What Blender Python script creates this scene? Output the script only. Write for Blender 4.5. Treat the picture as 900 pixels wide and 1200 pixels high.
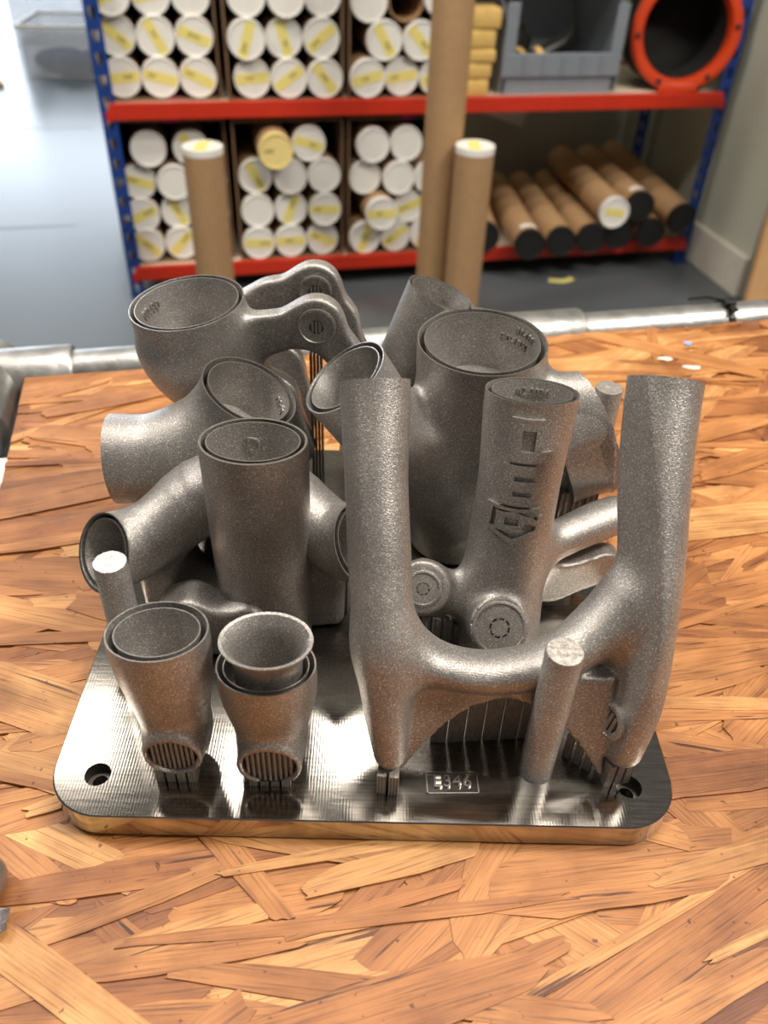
import bpy, bmesh, math, random
import numpy as np
from mathutils import Vector, Matrix
from mathutils.bvhtree import BVHTree

for o in list(bpy.data.objects):
    bpy.data.objects.remove(o, do_unlink=True)
C = bpy.context.scene.collection
SC = bpy.context.scene
rnd = random.Random(7)
R = math.radians

# ------------------------------------------------------------------ camera
CAM = Vector((-0.00038, -0.16954, 0.30403))
PITCH, ROLL, YAW, FPX = 0.680846, 0.0408214, 0.0199249, 959.886
fw = Vector((math.sin(YAW)*math.cos(PITCH), math.cos(YAW)*math.cos(PITCH), -math.sin(PITCH)))
ri = Vector((math.cos(YAW), -math.sin(YAW), 0)); up = ri.cross(fw)
r2 = ri*math.cos(ROLL)+up*math.sin(ROLL); u2 = -ri*math.sin(ROLL)+up*math.cos(ROLL)
cd = bpy.data.cameras.new('camera'); cam = bpy.data.objects.new('camera', cd); C.objects.link(cam)
cam.matrix_world = Matrix(((r2.x, u2.x, -fw.x, CAM.x), (r2.y, u2.y, -fw.y, CAM.y), (r2.z, u2.z, -fw.z, CAM.z), (0, 0, 0, 1)))
cd.sensor_fit = 'VERTICAL'; cd.sensor_height = 36.0; cd.lens = FPX*36.0/1200.0
cd.clip_start = 0.01; cd.clip_end = 60
cd.dof.use_dof = True; cd.dof.focus_distance = 0.345; cd.dof.aperture_fstop = 10.0
SC.camera = cam

# ------------------------------------------------------------------ world and lights
w = bpy.data.worlds.new('world'); SC.world = w; w.use_nodes = True
bg = w.node_tree.nodes['Background']; bg.inputs[0].default_value = (1.0, 0.93, 0.84, 1); bg.inputs[1].default_value = 0.13
FLOORZ = -0.75
ROOM = R(12.98)
U = Vector((math.cos(ROOM), math.sin(ROOM), 0)); V = Vector((-math.sin(ROOM), math.cos(ROOM), 0))
S0 = Vector((-0.7245, 2.1072, FLOORZ))

def area(name, loc, sx, sy, power, col=(1, 0.92, 0.82), rz=ROOM):
    l = bpy.data.lights.new(name, 'AREA'); l.shape = 'RECTANGLE'; l.size = sx; l.size_y = sy; l.energy = power; l.color = col
    o = bpy.data.objects.new(name, l); C.objects.link(o); o.location = loc; o.rotation_euler = (0, 0, rz); return o
# ceiling luminaires of the workshop: rows of battens above and behind the bench
area('ceiling_light', (-1.10, 1.74, 2.4), 0.30, 0.40, 2.6)
area('ceiling_light', (-0.02, 1.74, 2.4), 0.26, 0.26, 4.0)
area('ceiling_light', (-0.46, 1.55, 2.4), 0.12, 0.4, 1.5)
area('ceiling_light', (0.42, 1.26, 2.4), 0.5, 0.12, 2.6)
area('ceiling_light', (0.15, 0.50, 2.4), 1.2, 0.3, 38)
area('ceiling_light', (2.0, 0.0, 2.4), 1.2, 0.3, 112)
area('ceiling_light', (-1.9, 0.8, 2.4), 1.2, 0.3, 72)
area('ceiling_light', (1.6, -1.2, 2.4), 1.2, 0.3, 6)
area('ceiling_light', (-2.9, 4.6, 2.4), 1.6, 0.6, 70, (0.88, 0.94, 1.0))
dl = area('daylight_fill', (-4.2, 11.0, 0.9), 4.5, 3.0, 300, (0.78, 0.88, 1.0)); dl.rotation_euler = (R(90), 0, R(180))  # unseen source added to put bluish daylight on the left floor
vs = SC.view_settings
vs.view_transform = 'Standard'; vs.look = 'None'; vs.gamma = 1.0; vs.use_curve_mapping = False
vs.exposure = 0.12

# ------------------------------------------------------------------ materials
MATS = {}
def newmat(name):
    m = bpy.data.materials.new(name); m.use_nodes = True; MATS[name] = m
    return m, m.node_tree.nodes, m.node_tree.links, m.node_tree.nodes['Principled BSDF']
def srgb(r, g, b):
    f = lambda c: (c/255/12.92 if c/255 <= 0.04045 else ((c/255+0.055)/1.055)**2.4)
    return (f(r), f(g), f(b), 1)
def ramp(ns, stops):
    n = ns.new('ShaderNodeValToRGB'); e = n.color_ramp.elements
    while len(e) < len(stops): e.new(0.5)
    for i, (p, c) in enumerate(stops): e[i].position = p; e[i].color = c
    return n
def simple(name, col, rough=0.5, metal=0.0, noise=0.0, nscale=30.0, bump=0.0, bscale=200.0, alpha=None, trans=0.0):
    m, ns, ls, b = newmat(name)
    b.inputs['Base Color'].default_value = col; b.inputs['Roughness'].default_value = rough; b.inputs['Metallic'].default_value = metal
    if trans: b.inputs['Transmission Weight'].default_value = trans
    tc = ns.new('ShaderNodeTexCoord')
    if noise:
        n = ns.new('ShaderNodeTexNoise'); n.inputs['Scale'].default_value = nscale; n.inputs['Detail'].default_value = 5
        ls.new(tc.outputs['Object'], n.inputs['Vector'])
        a = tuple(c*(1-noise) for c in col[:3])+(1,); d = tuple(min(1, c*(1+noise)) for c in col[:3])+(1,)
        r = ramp(ns, [(0.3, a), (0.7, d)]); ls.new(n.outputs['Fac'], r.inputs[0]); ls.new(r.outputs[0], b.inputs['Base Color'])
    if bump:
        n2 = ns.new('ShaderNodeTexNoise'); n2.inputs['Scale'].default_value = bscale; n2.inputs['Detail'].default_value = 3
        ls.new(tc.outputs['Object'], n2.inputs['Vector'])
        bp = ns.new('ShaderNodeBump'); bp.inputs['Strength'].default_value = bump; bp.inputs['Distance'].default_value = 0.002
        ls.new(n2.outputs['Fac'], bp.inputs['Height']); ls.new(bp.outputs[0], b.inputs['Normal'])
    return m

def sintered():
    m, ns, ls, b = newmat('sintered_steel')
    geo = ns.new('ShaderNodeNewGeometry')
    n = ns.new('ShaderNodeTexNoise'); n.inputs['Scale'].default_value = 1500; n.inputs['Detail'].default_value = 2
    ls.new(geo.outputs['Position'], n.inputs['Vector'])
    big = ns.new('ShaderNodeTexNoise'); big.inputs['Scale'].default_value = 45; big.inputs['Detail'].default_value = 6
    ls.new(geo.outputs['Position'], big.inputs['Vector'])
    r = ramp(ns, [(0.32, srgb(146, 143, 140)), (0.58, srgb(176, 173, 170)), (0.73, srgb(232, 230, 228))]); ls.new(n.outputs['Fac'], r.inputs[0])
    r2_ = ramp(ns, [(0.3, (0.72, 0.71, 0.70, 1)), (0.7, (1, 0.99, 0.97, 1))]); ls.new(big.outputs['Fac'], r2_.inputs[0])
    mx = ns.new('ShaderNodeMix'); mx.data_type = 'RGBA'; mx.blend_type = 'MULTIPLY'; mx.inputs[0].default_value = 1
    ls.new(r.outputs[0], mx.inputs[6]); ls.new(r2_.outputs[0], mx.inputs[7]); ls.new(mx.outputs[2], b.inputs['Base Color'])
    b.inputs['Metallic'].default_value = 0.64; b.inputs['Roughness'].default_value = 0.38
    # print layers along z plus powder grain
    wv = ns.new('ShaderNodeTexWave'); wv.wave_type = 'BANDS'; wv.bands_direction = 'Z'; wv.inputs['Scale'].default_value = 700; wv.inputs['Distortion'].default_value = 1.0
    ls.new(geo.outputs['Position'], wv.inputs['Vector'])
    n2 = ns.new('ShaderNodeTexNoise'); n2.inputs['Scale'].default_value = 1900; n2.inputs['Detail'].default_value = 3
    ls.new(geo.outputs['Position'], n2.inputs['Vector'])
    ad = ns.new('ShaderNodeMath'); ad.operation = 'MULTIPLY_ADD'; ad.inputs[1].default_value = 0.12
    ls.new(wv.outputs['Fac'], ad.inputs[0]); ls.new(n2.outputs['Fac'], ad.inputs[2])
    bp = ns.new('ShaderNodeBump'); bp.inputs['Strength'].default_value = 0.55; bp.inputs['Distance'].default_value = 0.00035
    ls.new(ad.outputs[0], bp.inputs['Height']); ls.new(bp.outputs[0], b.inputs['Normal'])
    return m
sintered()
simple('bright_steel', srgb(176, 171, 166), 0.32, 1.0, 0.15, 900)  # bright machined steel; the rims' catch of light is put into its colour
simple('rib_steel', srgb(142, 137, 130), 0.5, 0.45, 0.2, 600, 0.3, 1500)
simple('sawn_dull', srgb(176, 170, 163), 0.5, 0.6, 0.3, 420, 0.6, 700)
simple('sawn_steel', srgb(226, 222, 216), 0.42, 0.7, 0.35, 420, 0.6, 700)

def plate_mat():
    m, ns, ls, b = newmat('milled_steel')
    tc = ns.new('ShaderNodeTexCoord')
    n = ns.new('ShaderNodeTexNoise'); n.inputs['Scale'].default_value = 26; n.inputs['Detail'].default_value = 8
    ls.new(tc.outputs['Object'], n.inputs['Vector'])
    # soot left by the laser around the printed parts (a stain with its own outline)
    sep = ns.new('ShaderNodeSeparateXYZ'); ls.new(tc.outputs['Object'], sep.inputs[0])
    def math_(op, a, bb=None, c=None):
        k = ns.new('ShaderNodeMath'); k.operation = op
        for i, v_ in enumerate((a, bb, c)):
            if v_ is None: continue
            if isinstance(v_, (int, float)): k.inputs[i].default_value = v_
            else: ls.new(v_, k.inputs[i])
        return k.outputs[0]
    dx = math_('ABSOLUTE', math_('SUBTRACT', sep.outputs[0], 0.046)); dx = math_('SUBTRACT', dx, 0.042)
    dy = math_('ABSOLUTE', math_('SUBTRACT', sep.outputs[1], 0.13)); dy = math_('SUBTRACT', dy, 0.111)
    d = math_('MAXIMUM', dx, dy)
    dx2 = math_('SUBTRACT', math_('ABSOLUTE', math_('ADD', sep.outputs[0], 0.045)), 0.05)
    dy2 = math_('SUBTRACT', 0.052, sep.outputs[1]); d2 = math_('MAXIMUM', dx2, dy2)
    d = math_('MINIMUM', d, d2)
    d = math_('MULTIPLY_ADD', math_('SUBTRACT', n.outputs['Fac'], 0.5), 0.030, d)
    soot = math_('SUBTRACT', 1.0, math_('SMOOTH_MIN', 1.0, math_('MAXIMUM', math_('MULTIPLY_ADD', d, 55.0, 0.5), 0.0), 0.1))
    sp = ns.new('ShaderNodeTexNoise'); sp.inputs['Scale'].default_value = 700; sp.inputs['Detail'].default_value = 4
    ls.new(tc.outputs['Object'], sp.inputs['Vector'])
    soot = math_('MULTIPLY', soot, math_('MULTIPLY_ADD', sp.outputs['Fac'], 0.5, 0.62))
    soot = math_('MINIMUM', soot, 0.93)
    mp = ns.new('ShaderNodeMapping'); mp.inputs['Scale'].default_value = (60, 900, 1); ls.new(tc.outputs['Object'], mp.inputs[0])
    st = ns.new('ShaderNodeTexNoise'); st.inputs['Scale'].default_value = 1.0; st.inputs['Detail'].default_value = 5; ls.new(mp.outputs[0], st.inputs['Vector'])
    r = ramp(ns, [(0.35, srgb(158, 154, 147)), (0.65, srgb(190, 186, 179))]); ls.new(st.outputs['Fac'], r.inputs[0])
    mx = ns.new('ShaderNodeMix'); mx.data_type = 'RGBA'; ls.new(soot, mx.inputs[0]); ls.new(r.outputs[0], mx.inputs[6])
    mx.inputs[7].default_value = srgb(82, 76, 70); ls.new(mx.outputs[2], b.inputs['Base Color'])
    b.inputs['Metallic'].default_value = 1.0
    b.inputs['Anisotropic'].default_value = 0.0
    rr = math_('MULTIPLY_ADD', soot, 0.30, 0.115); ls.new(rr, b.inputs['Roughness'])
    wv = ns.new('ShaderNodeTexWave'); wv.wave_type = 'BANDS'; wv.bands_direction = 'X'; wv.inputs['Scale'].default_value = 260; wv.inputs['Distortion'].default_value = 0.4
    ls.new(tc.outputs['Object'], wv.inputs['Vector'])
    hh = math_('MULTIPLY_ADD', st.outputs['Fac'], 0.5, wv.outputs['Fac'])
    bp = ns.new('ShaderNodeBump'); bp.inputs['Strength'].default_value = 0.03; bp.inputs['Distance'].default_value = 0.0002
    ls.new(hh, bp.inputs['Height']); ls.new(bp.outputs[0], b.inputs['Normal'])
plate_mat()
simple('hole_steel', srgb(120, 116, 110), 0.4, 1.0)
simple('galvanised', srgb(160, 160, 158), 0.42, 0.9, 0.22, 60, 0.25, 120)

def osb(name, obj_attr):
    m, ns, ls, b = newmat(name)
    at = ns.new('ShaderNodeAttribute'); at.attribute_type = 'OBJECT' if obj_attr else 'GEOMETRY'; at.attribute_name = 'tone'
    uv = ns.new('ShaderNodeUVMap'); uv.uv_map = 'uv'
    off = ns.new('ShaderNodeVectorMath'); off.operation = 'SCALE'; off.inputs[0].default_value = (31.7, 17.3, 5.1); ls.new(at.outputs['Fac'], off.inputs['Scale'])
    add = ns.new('ShaderNodeVectorMath'); add.operation = 'ADD'; ls.new(uv.outputs[0], add.inputs[0]); ls.new(off.outputs[0], add.inputs[1])
    def stretched(sx, sy, det=5):
        mp = ns.new('ShaderNodeMapping'); mp.inputs['Scale'].default_value = (sx, sy, 1); ls.new(add.outputs[0], mp.inputs[0])
        n = ns.new('ShaderNodeTexNoise'); n.inputs['Scale'].default_value = 1; n.inputs['Detail'].default_value = det; n.inputs['Distortion'].default_value = 0.3
        ls.new(mp.outputs[0], n.inputs['Vector']); return n
    base = ramp(ns, [(0.0, srgb(126, 76, 42)), (0.3, srgb(166, 110, 62)), (0.65, srgb(191, 136, 82)), (1.0, srgb(211, 166, 110))]); ls.new(at.outputs['Fac'], base.inputs[0])
    g = stretched(34, 1150, 8); gr = ramp(ns, [(0.30, (0.50, 0.43, 0.36, 1)), (0.46, (0.92, 0.89, 0.85, 1)), (0.75, (1.15, 1.14, 1.1, 1))]); ls.new(g.outputs['Fac'], gr.inputs[0])
    bl = stretched(18, 60, 5); br = ramp(ns, [(0.35, (0.66, 0.56, 0.46, 1)), (0.62, (1.06, 1.04, 1.0, 1))]); ls.new(bl.outputs['Fac'], br.inputs[0])
    ck = stretched(16, 330, 8); cr = ramp(ns, [(0.30, (0.20, 0.12, 0.07, 1)), (0.345, (1, 1, 1, 1))]); ls.new(ck.outputs['Fac'], cr.inputs[0])
    cur = base.outputs[0]
    geo = ns.new('ShaderNodeNewGeometry'); dn = ns.new('ShaderNodeTexNoise'); dn.inputs['Scale'].default_value = 14; dn.inputs['Detail'].default_value = 7; dn.inputs['Roughness'].default_value = 0.62; ls.new(geo.outputs['Position'], dn.inputs['Vector'])
    dr = ramp(ns, [(0.34, (0.62, 0.55, 0.48, 1)), (0.52, (1, 1, 1, 1))]); ls.new(dn.outputs['Fac'], dr.inputs[0])
    pn = ns.new('ShaderNodeTexNoise'); pn.inputs['Scale'].default_value = 260; pn.inputs['Detail'].default_value = 3; ls.new(geo.outputs['Position'], pn.inputs['Vector'])
    pr = ramp(ns, [(0.27, (0.35, 0.26, 0.2, 1)), (0.32, (1, 1, 1, 1))]); ls.new(pn.outputs['Fac'], pr.inputs[0])
    for x in (gr, br, cr, dr, pr):
        mx = ns.new('ShaderNodeMix'); mx.data_type = 'RGBA'; mx.blend_type = 'MULTIPLY'; mx.inputs[0].default_value = 1
        ls.new(cur, mx.inputs[6]); ls.new(x.outputs[0], mx.inputs[7]); cur = mx.outputs[2]
    ls.new(cur, b.inputs['Base Color']); b.inputs['Roughness'].default_value = 0.5
    bp = ns.new('ShaderNodeBump'); bp.inputs['Strength'].default_value = 0.35; bp.inputs['Distance'].default_value = 0.0006
    ls.new(g.outputs['Fac'], bp.inputs['Height']); ls.new(bp.outputs[0], b.inputs['Normal'])
osb('osb_strand', True); osb('osb_strand_mass', False)
simple('floor_joint', srgb(84, 88, 92), 0.5)
simple('osb_core', srgb(150, 98, 58), 0.8, 0, 0.4, 120)
simple('floor_paint', srgb(84, 90, 94), 0.30, 0, 0.10, 2.2, 0.1, 14)
simple('wall_paint', srgb(190, 192, 176), 0.7, 0, 0.05, 3)
simple('skirting_white', srgb(214, 210, 198), 0.5, 0, 0.06, 20)
simple('rack_blue', srgb(22, 58, 128), 0.42, 0, 0.08, 60)
simple('rack_red', srgb(194, 46, 22), 0.42, 0, 0.06, 30)
simple('chipboard', srgb(214, 200, 178), 0.8, 0, 0.08, 160)
simple('cardboard', srgb(126, 98, 72), 0.85, 0, 0.10, 40)
simple('tube_kraft', srgb(166, 132, 94), 0.75, 0, 0.06, 60)
simple('cap_white', srgb(232, 230, 224), 0.45, 0, 0.03, 40)
simple('cap_black', srgb(22, 22, 22), 0.5, 0, 0.1, 40)
simple('tape_yellow', srgb(232, 218, 128), 0.6, 0, 0.04, 40)
simple('cap_yellow', srgb(232, 212, 140), 0.5, 0, 0.04, 40)
simple('ink', srgb(38, 36, 34), 0.6)
simple('pink_tape', srgb(214, 40, 130), 0.6)
simple('orange_plastic', srgb(196, 62, 24), 0.35, 0, 0.05, 30)
simple('dark_inside', srgb(14, 13, 12), 0.8, 0, 0.1, 30)
simple('bin_plastic', srgb(150, 158, 168), 0.35, 0, 0.04, 30, trans=0.35)
simple('foam_yellow', srgb(214, 178, 104), 0.8, 0, 0.1, 40)
simple('black_plastic', srgb(20, 20, 20), 0.4)
mcb = simple('clear_box', srgb(226, 230, 236), 0.35, 0, 0.03, 5)
_nt = mcb.node_tree; _tr = _nt.nodes.new('ShaderNodeBsdfTransparent'); _mx = _nt.nodes.new('ShaderNodeMixShader'); _mx.inputs[0].default_value = 0.72
_out = [n for n in _nt.nodes if n.type == 'OUTPUT_MATERIAL'][0]; _nt.links.new(_nt.nodes['Principled BSDF'].outputs[0], _mx.inputs[1]); _nt.links.new(_tr.outputs[0], _mx.inputs[2]); _nt.links.new(_mx.outputs[0], _out.inputs['Surface'])
simple('blue_cloth', srgb(44, 56, 92), 0.8, 0, 0.3, 12)
simple('white_panel', srgb(236, 232, 224), 0.5, 0, 0.03, 10)
simple('paint_white', srgb(236, 214, 200), 0.6, 0, 0.1, 200)
simple('paint_blue', srgb(120, 160, 220), 0.6, 0, 0.1, 200)
simple('foil', srgb(210, 210, 214), 0.25, 0.9, 0.1, 300, 0.6, 400)
simple('plywood', srgb(204, 160, 112), 0.7, 0, 0.08, 30)
simple('slot_red', srgb(200, 44, 30), 0.5)

# ------------------------------------------------------------------ helpers
def tag(o, label=None, cat=None, group=None, kind=None):
    if label: o['label'] = label
    if cat: o['category'] = cat
    if group: o['group'] = group
    if kind: o['kind'] = kind
    return o
def link(name, me, mat=None, parent=None, smooth=None):
    o = bpy.data.objects.new(name, me); C.objects.link(o)
    if mat is not None and not me.materials:
        for mm in (mat if isinstance(mat, (list, tuple)) else [mat]): me.materials.append(MATS[mm])
    if parent is not None: o.parent = parent
    if smooth is not None: smooth_by_angle(me, smooth)
    return o
def smooth_by_angle(me, ang):
    me.polygons.foreach_set('use_smooth', [True]*len(me.polygons))
    if ang < 170: me.set_sharp_from_angle(angle=R(ang))
def empty(name, loc=(0, 0, 0), rz=0.0):
    o = bpy.data.objects.new(name, None); C.objects.link(o); o.empty_display_size = 0.01
    o.location = loc; o.rotation_euler = (0, 0, rz); return o
def bm_mesh(bm, name='mesh'):
    bmesh.ops.recalc_face_normals(bm, faces=bm.faces)
    me = bpy.data.meshes.new(name); bm.to_mesh(me); bm.free(); return me
def add_box(bm, lo, hi, bevel=0.0, mi=0, M=None):
    vs_ = [bm.verts.new((x, y, z)) for x in (lo[0], hi[0]) for y in (lo[1], hi[1]) for z in (lo[2], hi[2])]
    if M is not None:
        for v in vs_: v.co = M @ v.co
    fs = [bm.faces.new([vs_[i] for i in f]) for f in ((0, 1, 3, 2), (4, 6, 7, 5), (0, 4, 5, 1), (2, 3, 7, 6), (0, 2, 6, 4), (1, 5, 7, 3))]
    for f in fs: f.material_index = mi
    if bevel:
        es = list({e for f in fs for e in f.edges})
        bmesh.ops.bevel(bm, geom=es, offset=bevel, segments=2, affect='EDGES', profile=0.5)
    return fs
def box_obj(name, lo, hi, mat, parent=None, bevel=0.0, smooth=None):
    bm = bmesh.new(); add_box(bm, lo, hi, bevel); return link(name, bm_mesh(bm, name), mat, parent, smooth)
def frame_of(axis, side=None):
    d = Vector(axis).normalized()
    s = Vector(side) if side is not None else (Vector((1, 0, 0)) if abs(d.x) < 0.8 else Vector((0, 1, 0)))
    s = (s-d*s.dot(d)).normalized(); return d, s, d.cross(s)
def loft(bm, secs, n=48, cap0=True, cap1=True, closed=False, side=None):
    """secs: (center, axis, rx, ry, material)"""
    rings = []
    for c, ax, rx, ry, mi in secs:
        d, s, t = frame_of(ax, side); c = Vector(c)
        rings.append(([bm.verts.new(c+s*(rx*math.cos(2*math.pi*k/n))+t*(ry*math.sin(2*math.pi*k/n))) for k in range(n)], mi))
    for (a, _), (b, mi) in zip(rings, rings[1:]):
        for k in range(n):
            f = bm.faces.new((a[k], a[(k+1) % n], b[(k+1) % n], b[k])); f.material_index = mi
    if cap0: f = bm.faces.new(rings[0][0][::-1]); f.material_index = rings[0][1]
    if cap1: f = bm.faces.new(rings[-1][0]); f.material_index = rings[-1][1]
def tube_path(bm, pts, r, n=12, mi=0):
    pts = [Vector(p) for p in pts]; secs = []
    for i, p in enumerate(pts):
        a = pts[max(i-1, 0)]; b = pts[min(i+1, len(pts)-1)]
        rr = r[i] if isinstance(r, (list, tuple)) else r
        secs.append((p, b-a, rr, rr, mi))
    loft(bm, secs, n, side=(0.13, 0.31, 0.94))
def prism(bm, pts, z0, z1, mi=0, M=None):
    lo = [bm.verts.new((x, y, z0)) for x, y in pts]; hi = [bm.verts.new((x, y, z1)) for x, y in pts]
    if M is not None:
        for v in lo+hi: v.co = M @ v.co
    n = len(pts)
    fs = [bm.faces.new(lo[::-1]), bm.faces.new(hi)]+[bm.faces.new((lo[i], lo[(i+1) % n], hi[(i+1) % n], hi[i])) for i in range(n)]
    for f in fs: f.material_index = mi
    return fs
def text_mesh(body, size, extrude, align='CENTER'):
    cu = bpy.data.curves.new('lettering', 'FONT'); cu.body = body; cu.size = size; cu.extrude = extrude; cu.align_x = align; cu.align_y = 'CENTER'; cu.resolution_u = 3
    o = bpy.data.objects.new('lettering', cu); C.objects.link(o)
    dg = bpy.context.evaluated_depsgraph_get(); me = bpy.data.meshes.new_from_object(o.evaluated_get(dg), depsgraph=dg)
    bpy.data.objects.remove(o, do_unlink=True); bpy.data.curves.remove(cu); return me
def room(u, v, z): return S0+U*u+V*v+Vector((0, 0, z))
MROOM = Matrix.Translation(S0) @ Matrix.Rotation(ROOM, 4, 'Z')     # rack frame: x along the rack, y into its depth, z above the floor

# ------------------------------------------------------------------ signed distance toolkit (millimetres)
class Grid:
    def __init__(s, lo, hi, h):
        s.o = np.array(lo, np.float32); s.h = h
        n = np.ceil((np.array(hi)-np.array(lo))/h).astype(int)+1
        ax = [s.o[i]+h*np.arange(n[i], dtype=np.float32) for i in range(3)]
        s.X, s.Y, s.Z = np.meshgrid(*ax, indexing='ij')
def rel(G, p): return G.X-np.float32(p[0]), G.Y-np.float32(p[1]), G.Z-np.float32(p[2])
def dotv(x, y, z, v): return x*np.float32(v[0])+y*np.float32(v[1])+z*np.float32(v[2])
def ell(u, v, rx, ry):
    k1 = np.sqrt((u/rx)**2+(v/ry)**2); k2 = np.sqrt((u/rx**2)**2+(v/ry**2)**2)+1e-6
    return k1*(k1-1)/k2
def s_tube(G, a, b, ra, rb, side=None, rnd_=0.0):
    a = Vector(a); b = Vector(b); L = (b-a).length; d, s, t = frame_of(b-a, side)
    x, y, z = rel(G, a); ax = dotv(x, y, z, d); tt = np.clip(ax/L, 0, 1)
    rx = ra[0]+(rb[0]-ra[0])*tt; ry = ra[1]+(rb[1]-ra[1])*tt
    dr = ell(dotv(x, y, z, s), dotv(x, y, z, t), rx-rnd_, ry-rnd_); da = np.maximum(-ax+rnd_, ax-L+rnd_)
    return np.sqrt(np.maximum(dr, 0)**2+np.maximum(da, 0)**2)+np.minimum(np.maximum(dr, da), 0)-rnd_
def s_cyl(G, a, b, r, rnd_=0.0): return s_tube(G, a, b, (r, r), (r, r), None, rnd_)
def catmull(pts, n):
    P = np.array(pts, float); out = []
    for i in range(len(P)-1):
        p0 = P[max(i-1, 0)]; p1 = P[i]; p2 = P[i+1]; p3 = P[min(i+2, len(P)-1)]
        for k in range(n):
            t = k/n; out.append(0.5*((2*p1)+(-p0+p2)*t+(2*p0-5*p1+4*p2-p3)*t*t+(-p0+3*p1-3*p2+p3)*t**3))
    out.append(P[-1]); return np.array(out)
def s_sweep(G, pts, side, n=4):
    """pts: (x,y,z,rx,ry) keyed path, elliptic section with rx along side"""
    P = catmull(pts, n); best = None
    for p, q_ in zip(P, P[1:]):
        a = Vector(p[:3]); b = Vector(q_[:3]); L = (b-a).length; d, s, t = frame_of(b-a, side)
        x, y, z = rel(G, a); ax = dotv(x, y, z, d); tt = np.clip(ax/L, 0, 1); ex = ax-tt*L
        rx = p[3]+(q_[3]-p[3])*tt; ry = p[4]+(q_[4]-p[4])*tt
        u = dotv(x, y, z, s); v = dotv(x, y, z, t); rm = np.minimum(rx, ry)
        k1 = np.sqrt((u/rx)**2+(v/ry)**2+(ex/rm)**2); k2 = np.sqrt((u/rx**2)**2+(v/ry**2)**2+(ex/rm**2)**2)+1e-6
        dd = k1*(k1-1)/k2
        best = dd if best is None else np.minimum(best, dd)
    return best
def smin(a, b, k):
    h = np.maximum(k-np.abs(a-b), 0)/k; return np.minimum(a, b)-h*h*k*0.25
def smax(a, b, k): return -smin(-a, -b, k)
def s_box(G, lo, hi, r=0.0):
    c = [(a+b)/2 for a, b in zip(lo, hi)]; e = [(b-a)/2-r for a, b in zip(lo, hi)]
    x, y, z = rel(G, c); q_ = [np.abs(v)-np.float32(k) for v, k in zip((x, y, z), e)]
    return np.sqrt(sum(np.maximum(k, 0)**2 for k in q_))+np.minimum(np.maximum(np.maximum(q_[0], q_[1]), q_[2]), 0)-r
def s_chain2(G, pts, k=4.0):
    """capsule chain in the x-z plane: (x,z,r)"""
    best = None
    for a, b in zip(pts, pts[1:]):
        dx, dz = b[0]-a[0], b[1]-a[1]; L2 = dx*dx+dz*dz; x = G.X-a[0]; z = G.Z-a[1]
        t = np.clip((x*dx+z*dz)/L2, 0, 1); d = np.sqrt((x-t*dx)**2+(z-t*dz)**2)-(a[2]+(b[2]-a[2])*t)
        best = d if best is None else smin(best, d, k)
    return best
def slab(d2, w, half, r):
    a = np.abs(w)-half+r; b = d2+r
    return np.sqrt(np.maximum(a, 0)**2+np.maximum(b, 0)**2)+np.minimum(np.maximum(a, b), 0)-r
def nets(F, o, h):
    F = np.where(F == 0, 1e-5, F); nx, ny, nz = F.shape; S = F < 0
    cs = [(i, j, k) for i in (0, 1) for j in (0, 1) for k in (0, 1)]
    cnt = sum(S[i:nx-1+i, j:ny-1+j, k:nz-1+k].astype(np.int8) for i, j, k in cs)
    act = (cnt > 0) & (cnt < 8); idx = np.argwhere(act); vid = np.full(act.shape, -1, np.int64); vid[act] = np.arange(len(idx))
    vals = {c: F[idx[:, 0]+c[0], idx[:, 1]+c[1], idx[:, 2]+c[2]] for c in cs}
    acc = np.zeros((len(idx), 3)); num = np.zeros(len(idx))
    for a in cs:
        for ax in range(3):
            if a[ax] == 0:
                b = tuple(1 if i == ax else a[i] for i in range(3)); fa, fb = vals[a], vals[b]; m = (fa < 0) != (fb < 0)
                t = np.where(m, fa/(fa-fb+1e-12), 0)
                for i in range(3): acc[:, i] += np.where(m, a[i]+(t if i == ax else 0), 0)
                num += m
    Vv = (idx+acc/num[:, None])*h+o
    quads = []
    for ax in range(3):
        sl0 = [slice(1, -1)]*3; sl1 = [slice(1, -1)]*3; sl0[ax] = slice(0, -1); sl1[ax] = slice(1, None)
        A = S[tuple(sl0)]; B = S[tuple(sl1)]; m = A != B; e = np.argwhere(m); flip = A[m]
        base = e+1; base[:, ax] = e[:, ax]
        b1, b2 = (ax+1) % 3, (ax+2) % 3
        def cell(d1, d2):
            c = base.copy(); c[:, b1] -= d1; c[:, b2] -= d2; return vid[c[:, 0], c[:, 1], c[:, 2]]
        qd = np.stack([cell(1, 1), cell(0, 1), cell(0, 0), cell(1, 0)], 1); qd[~flip] = qd[~flip][:, ::-1]; quads.append(qd)
    return Vv, np.concatenate(quads)
MM = 0.001
def sdf_bmesh(F, G):
    Vv, Q = nets(F, G.o, G.h); Vv = Vv*MM
    me = bpy.data.meshes.new('tmp'); me.vertices.add(len(Vv)); me.vertices.foreach_set('co', Vv.astype(np.float32).ravel())
    me.loops.add(Q.size); me.loops.foreach_set('vertex_index', Q.astype(np.int32).ravel())
    me.polygons.add(len(Q)); me.polygons.foreach_set('loop_start', np.arange(0, Q.size, 4, dtype=np.int32))
    me.update(calc_edges=True); me.validate()
    bm = bmesh.new(); bm.from_mesh(me); bpy.data.meshes.remove(me); return bm
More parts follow.
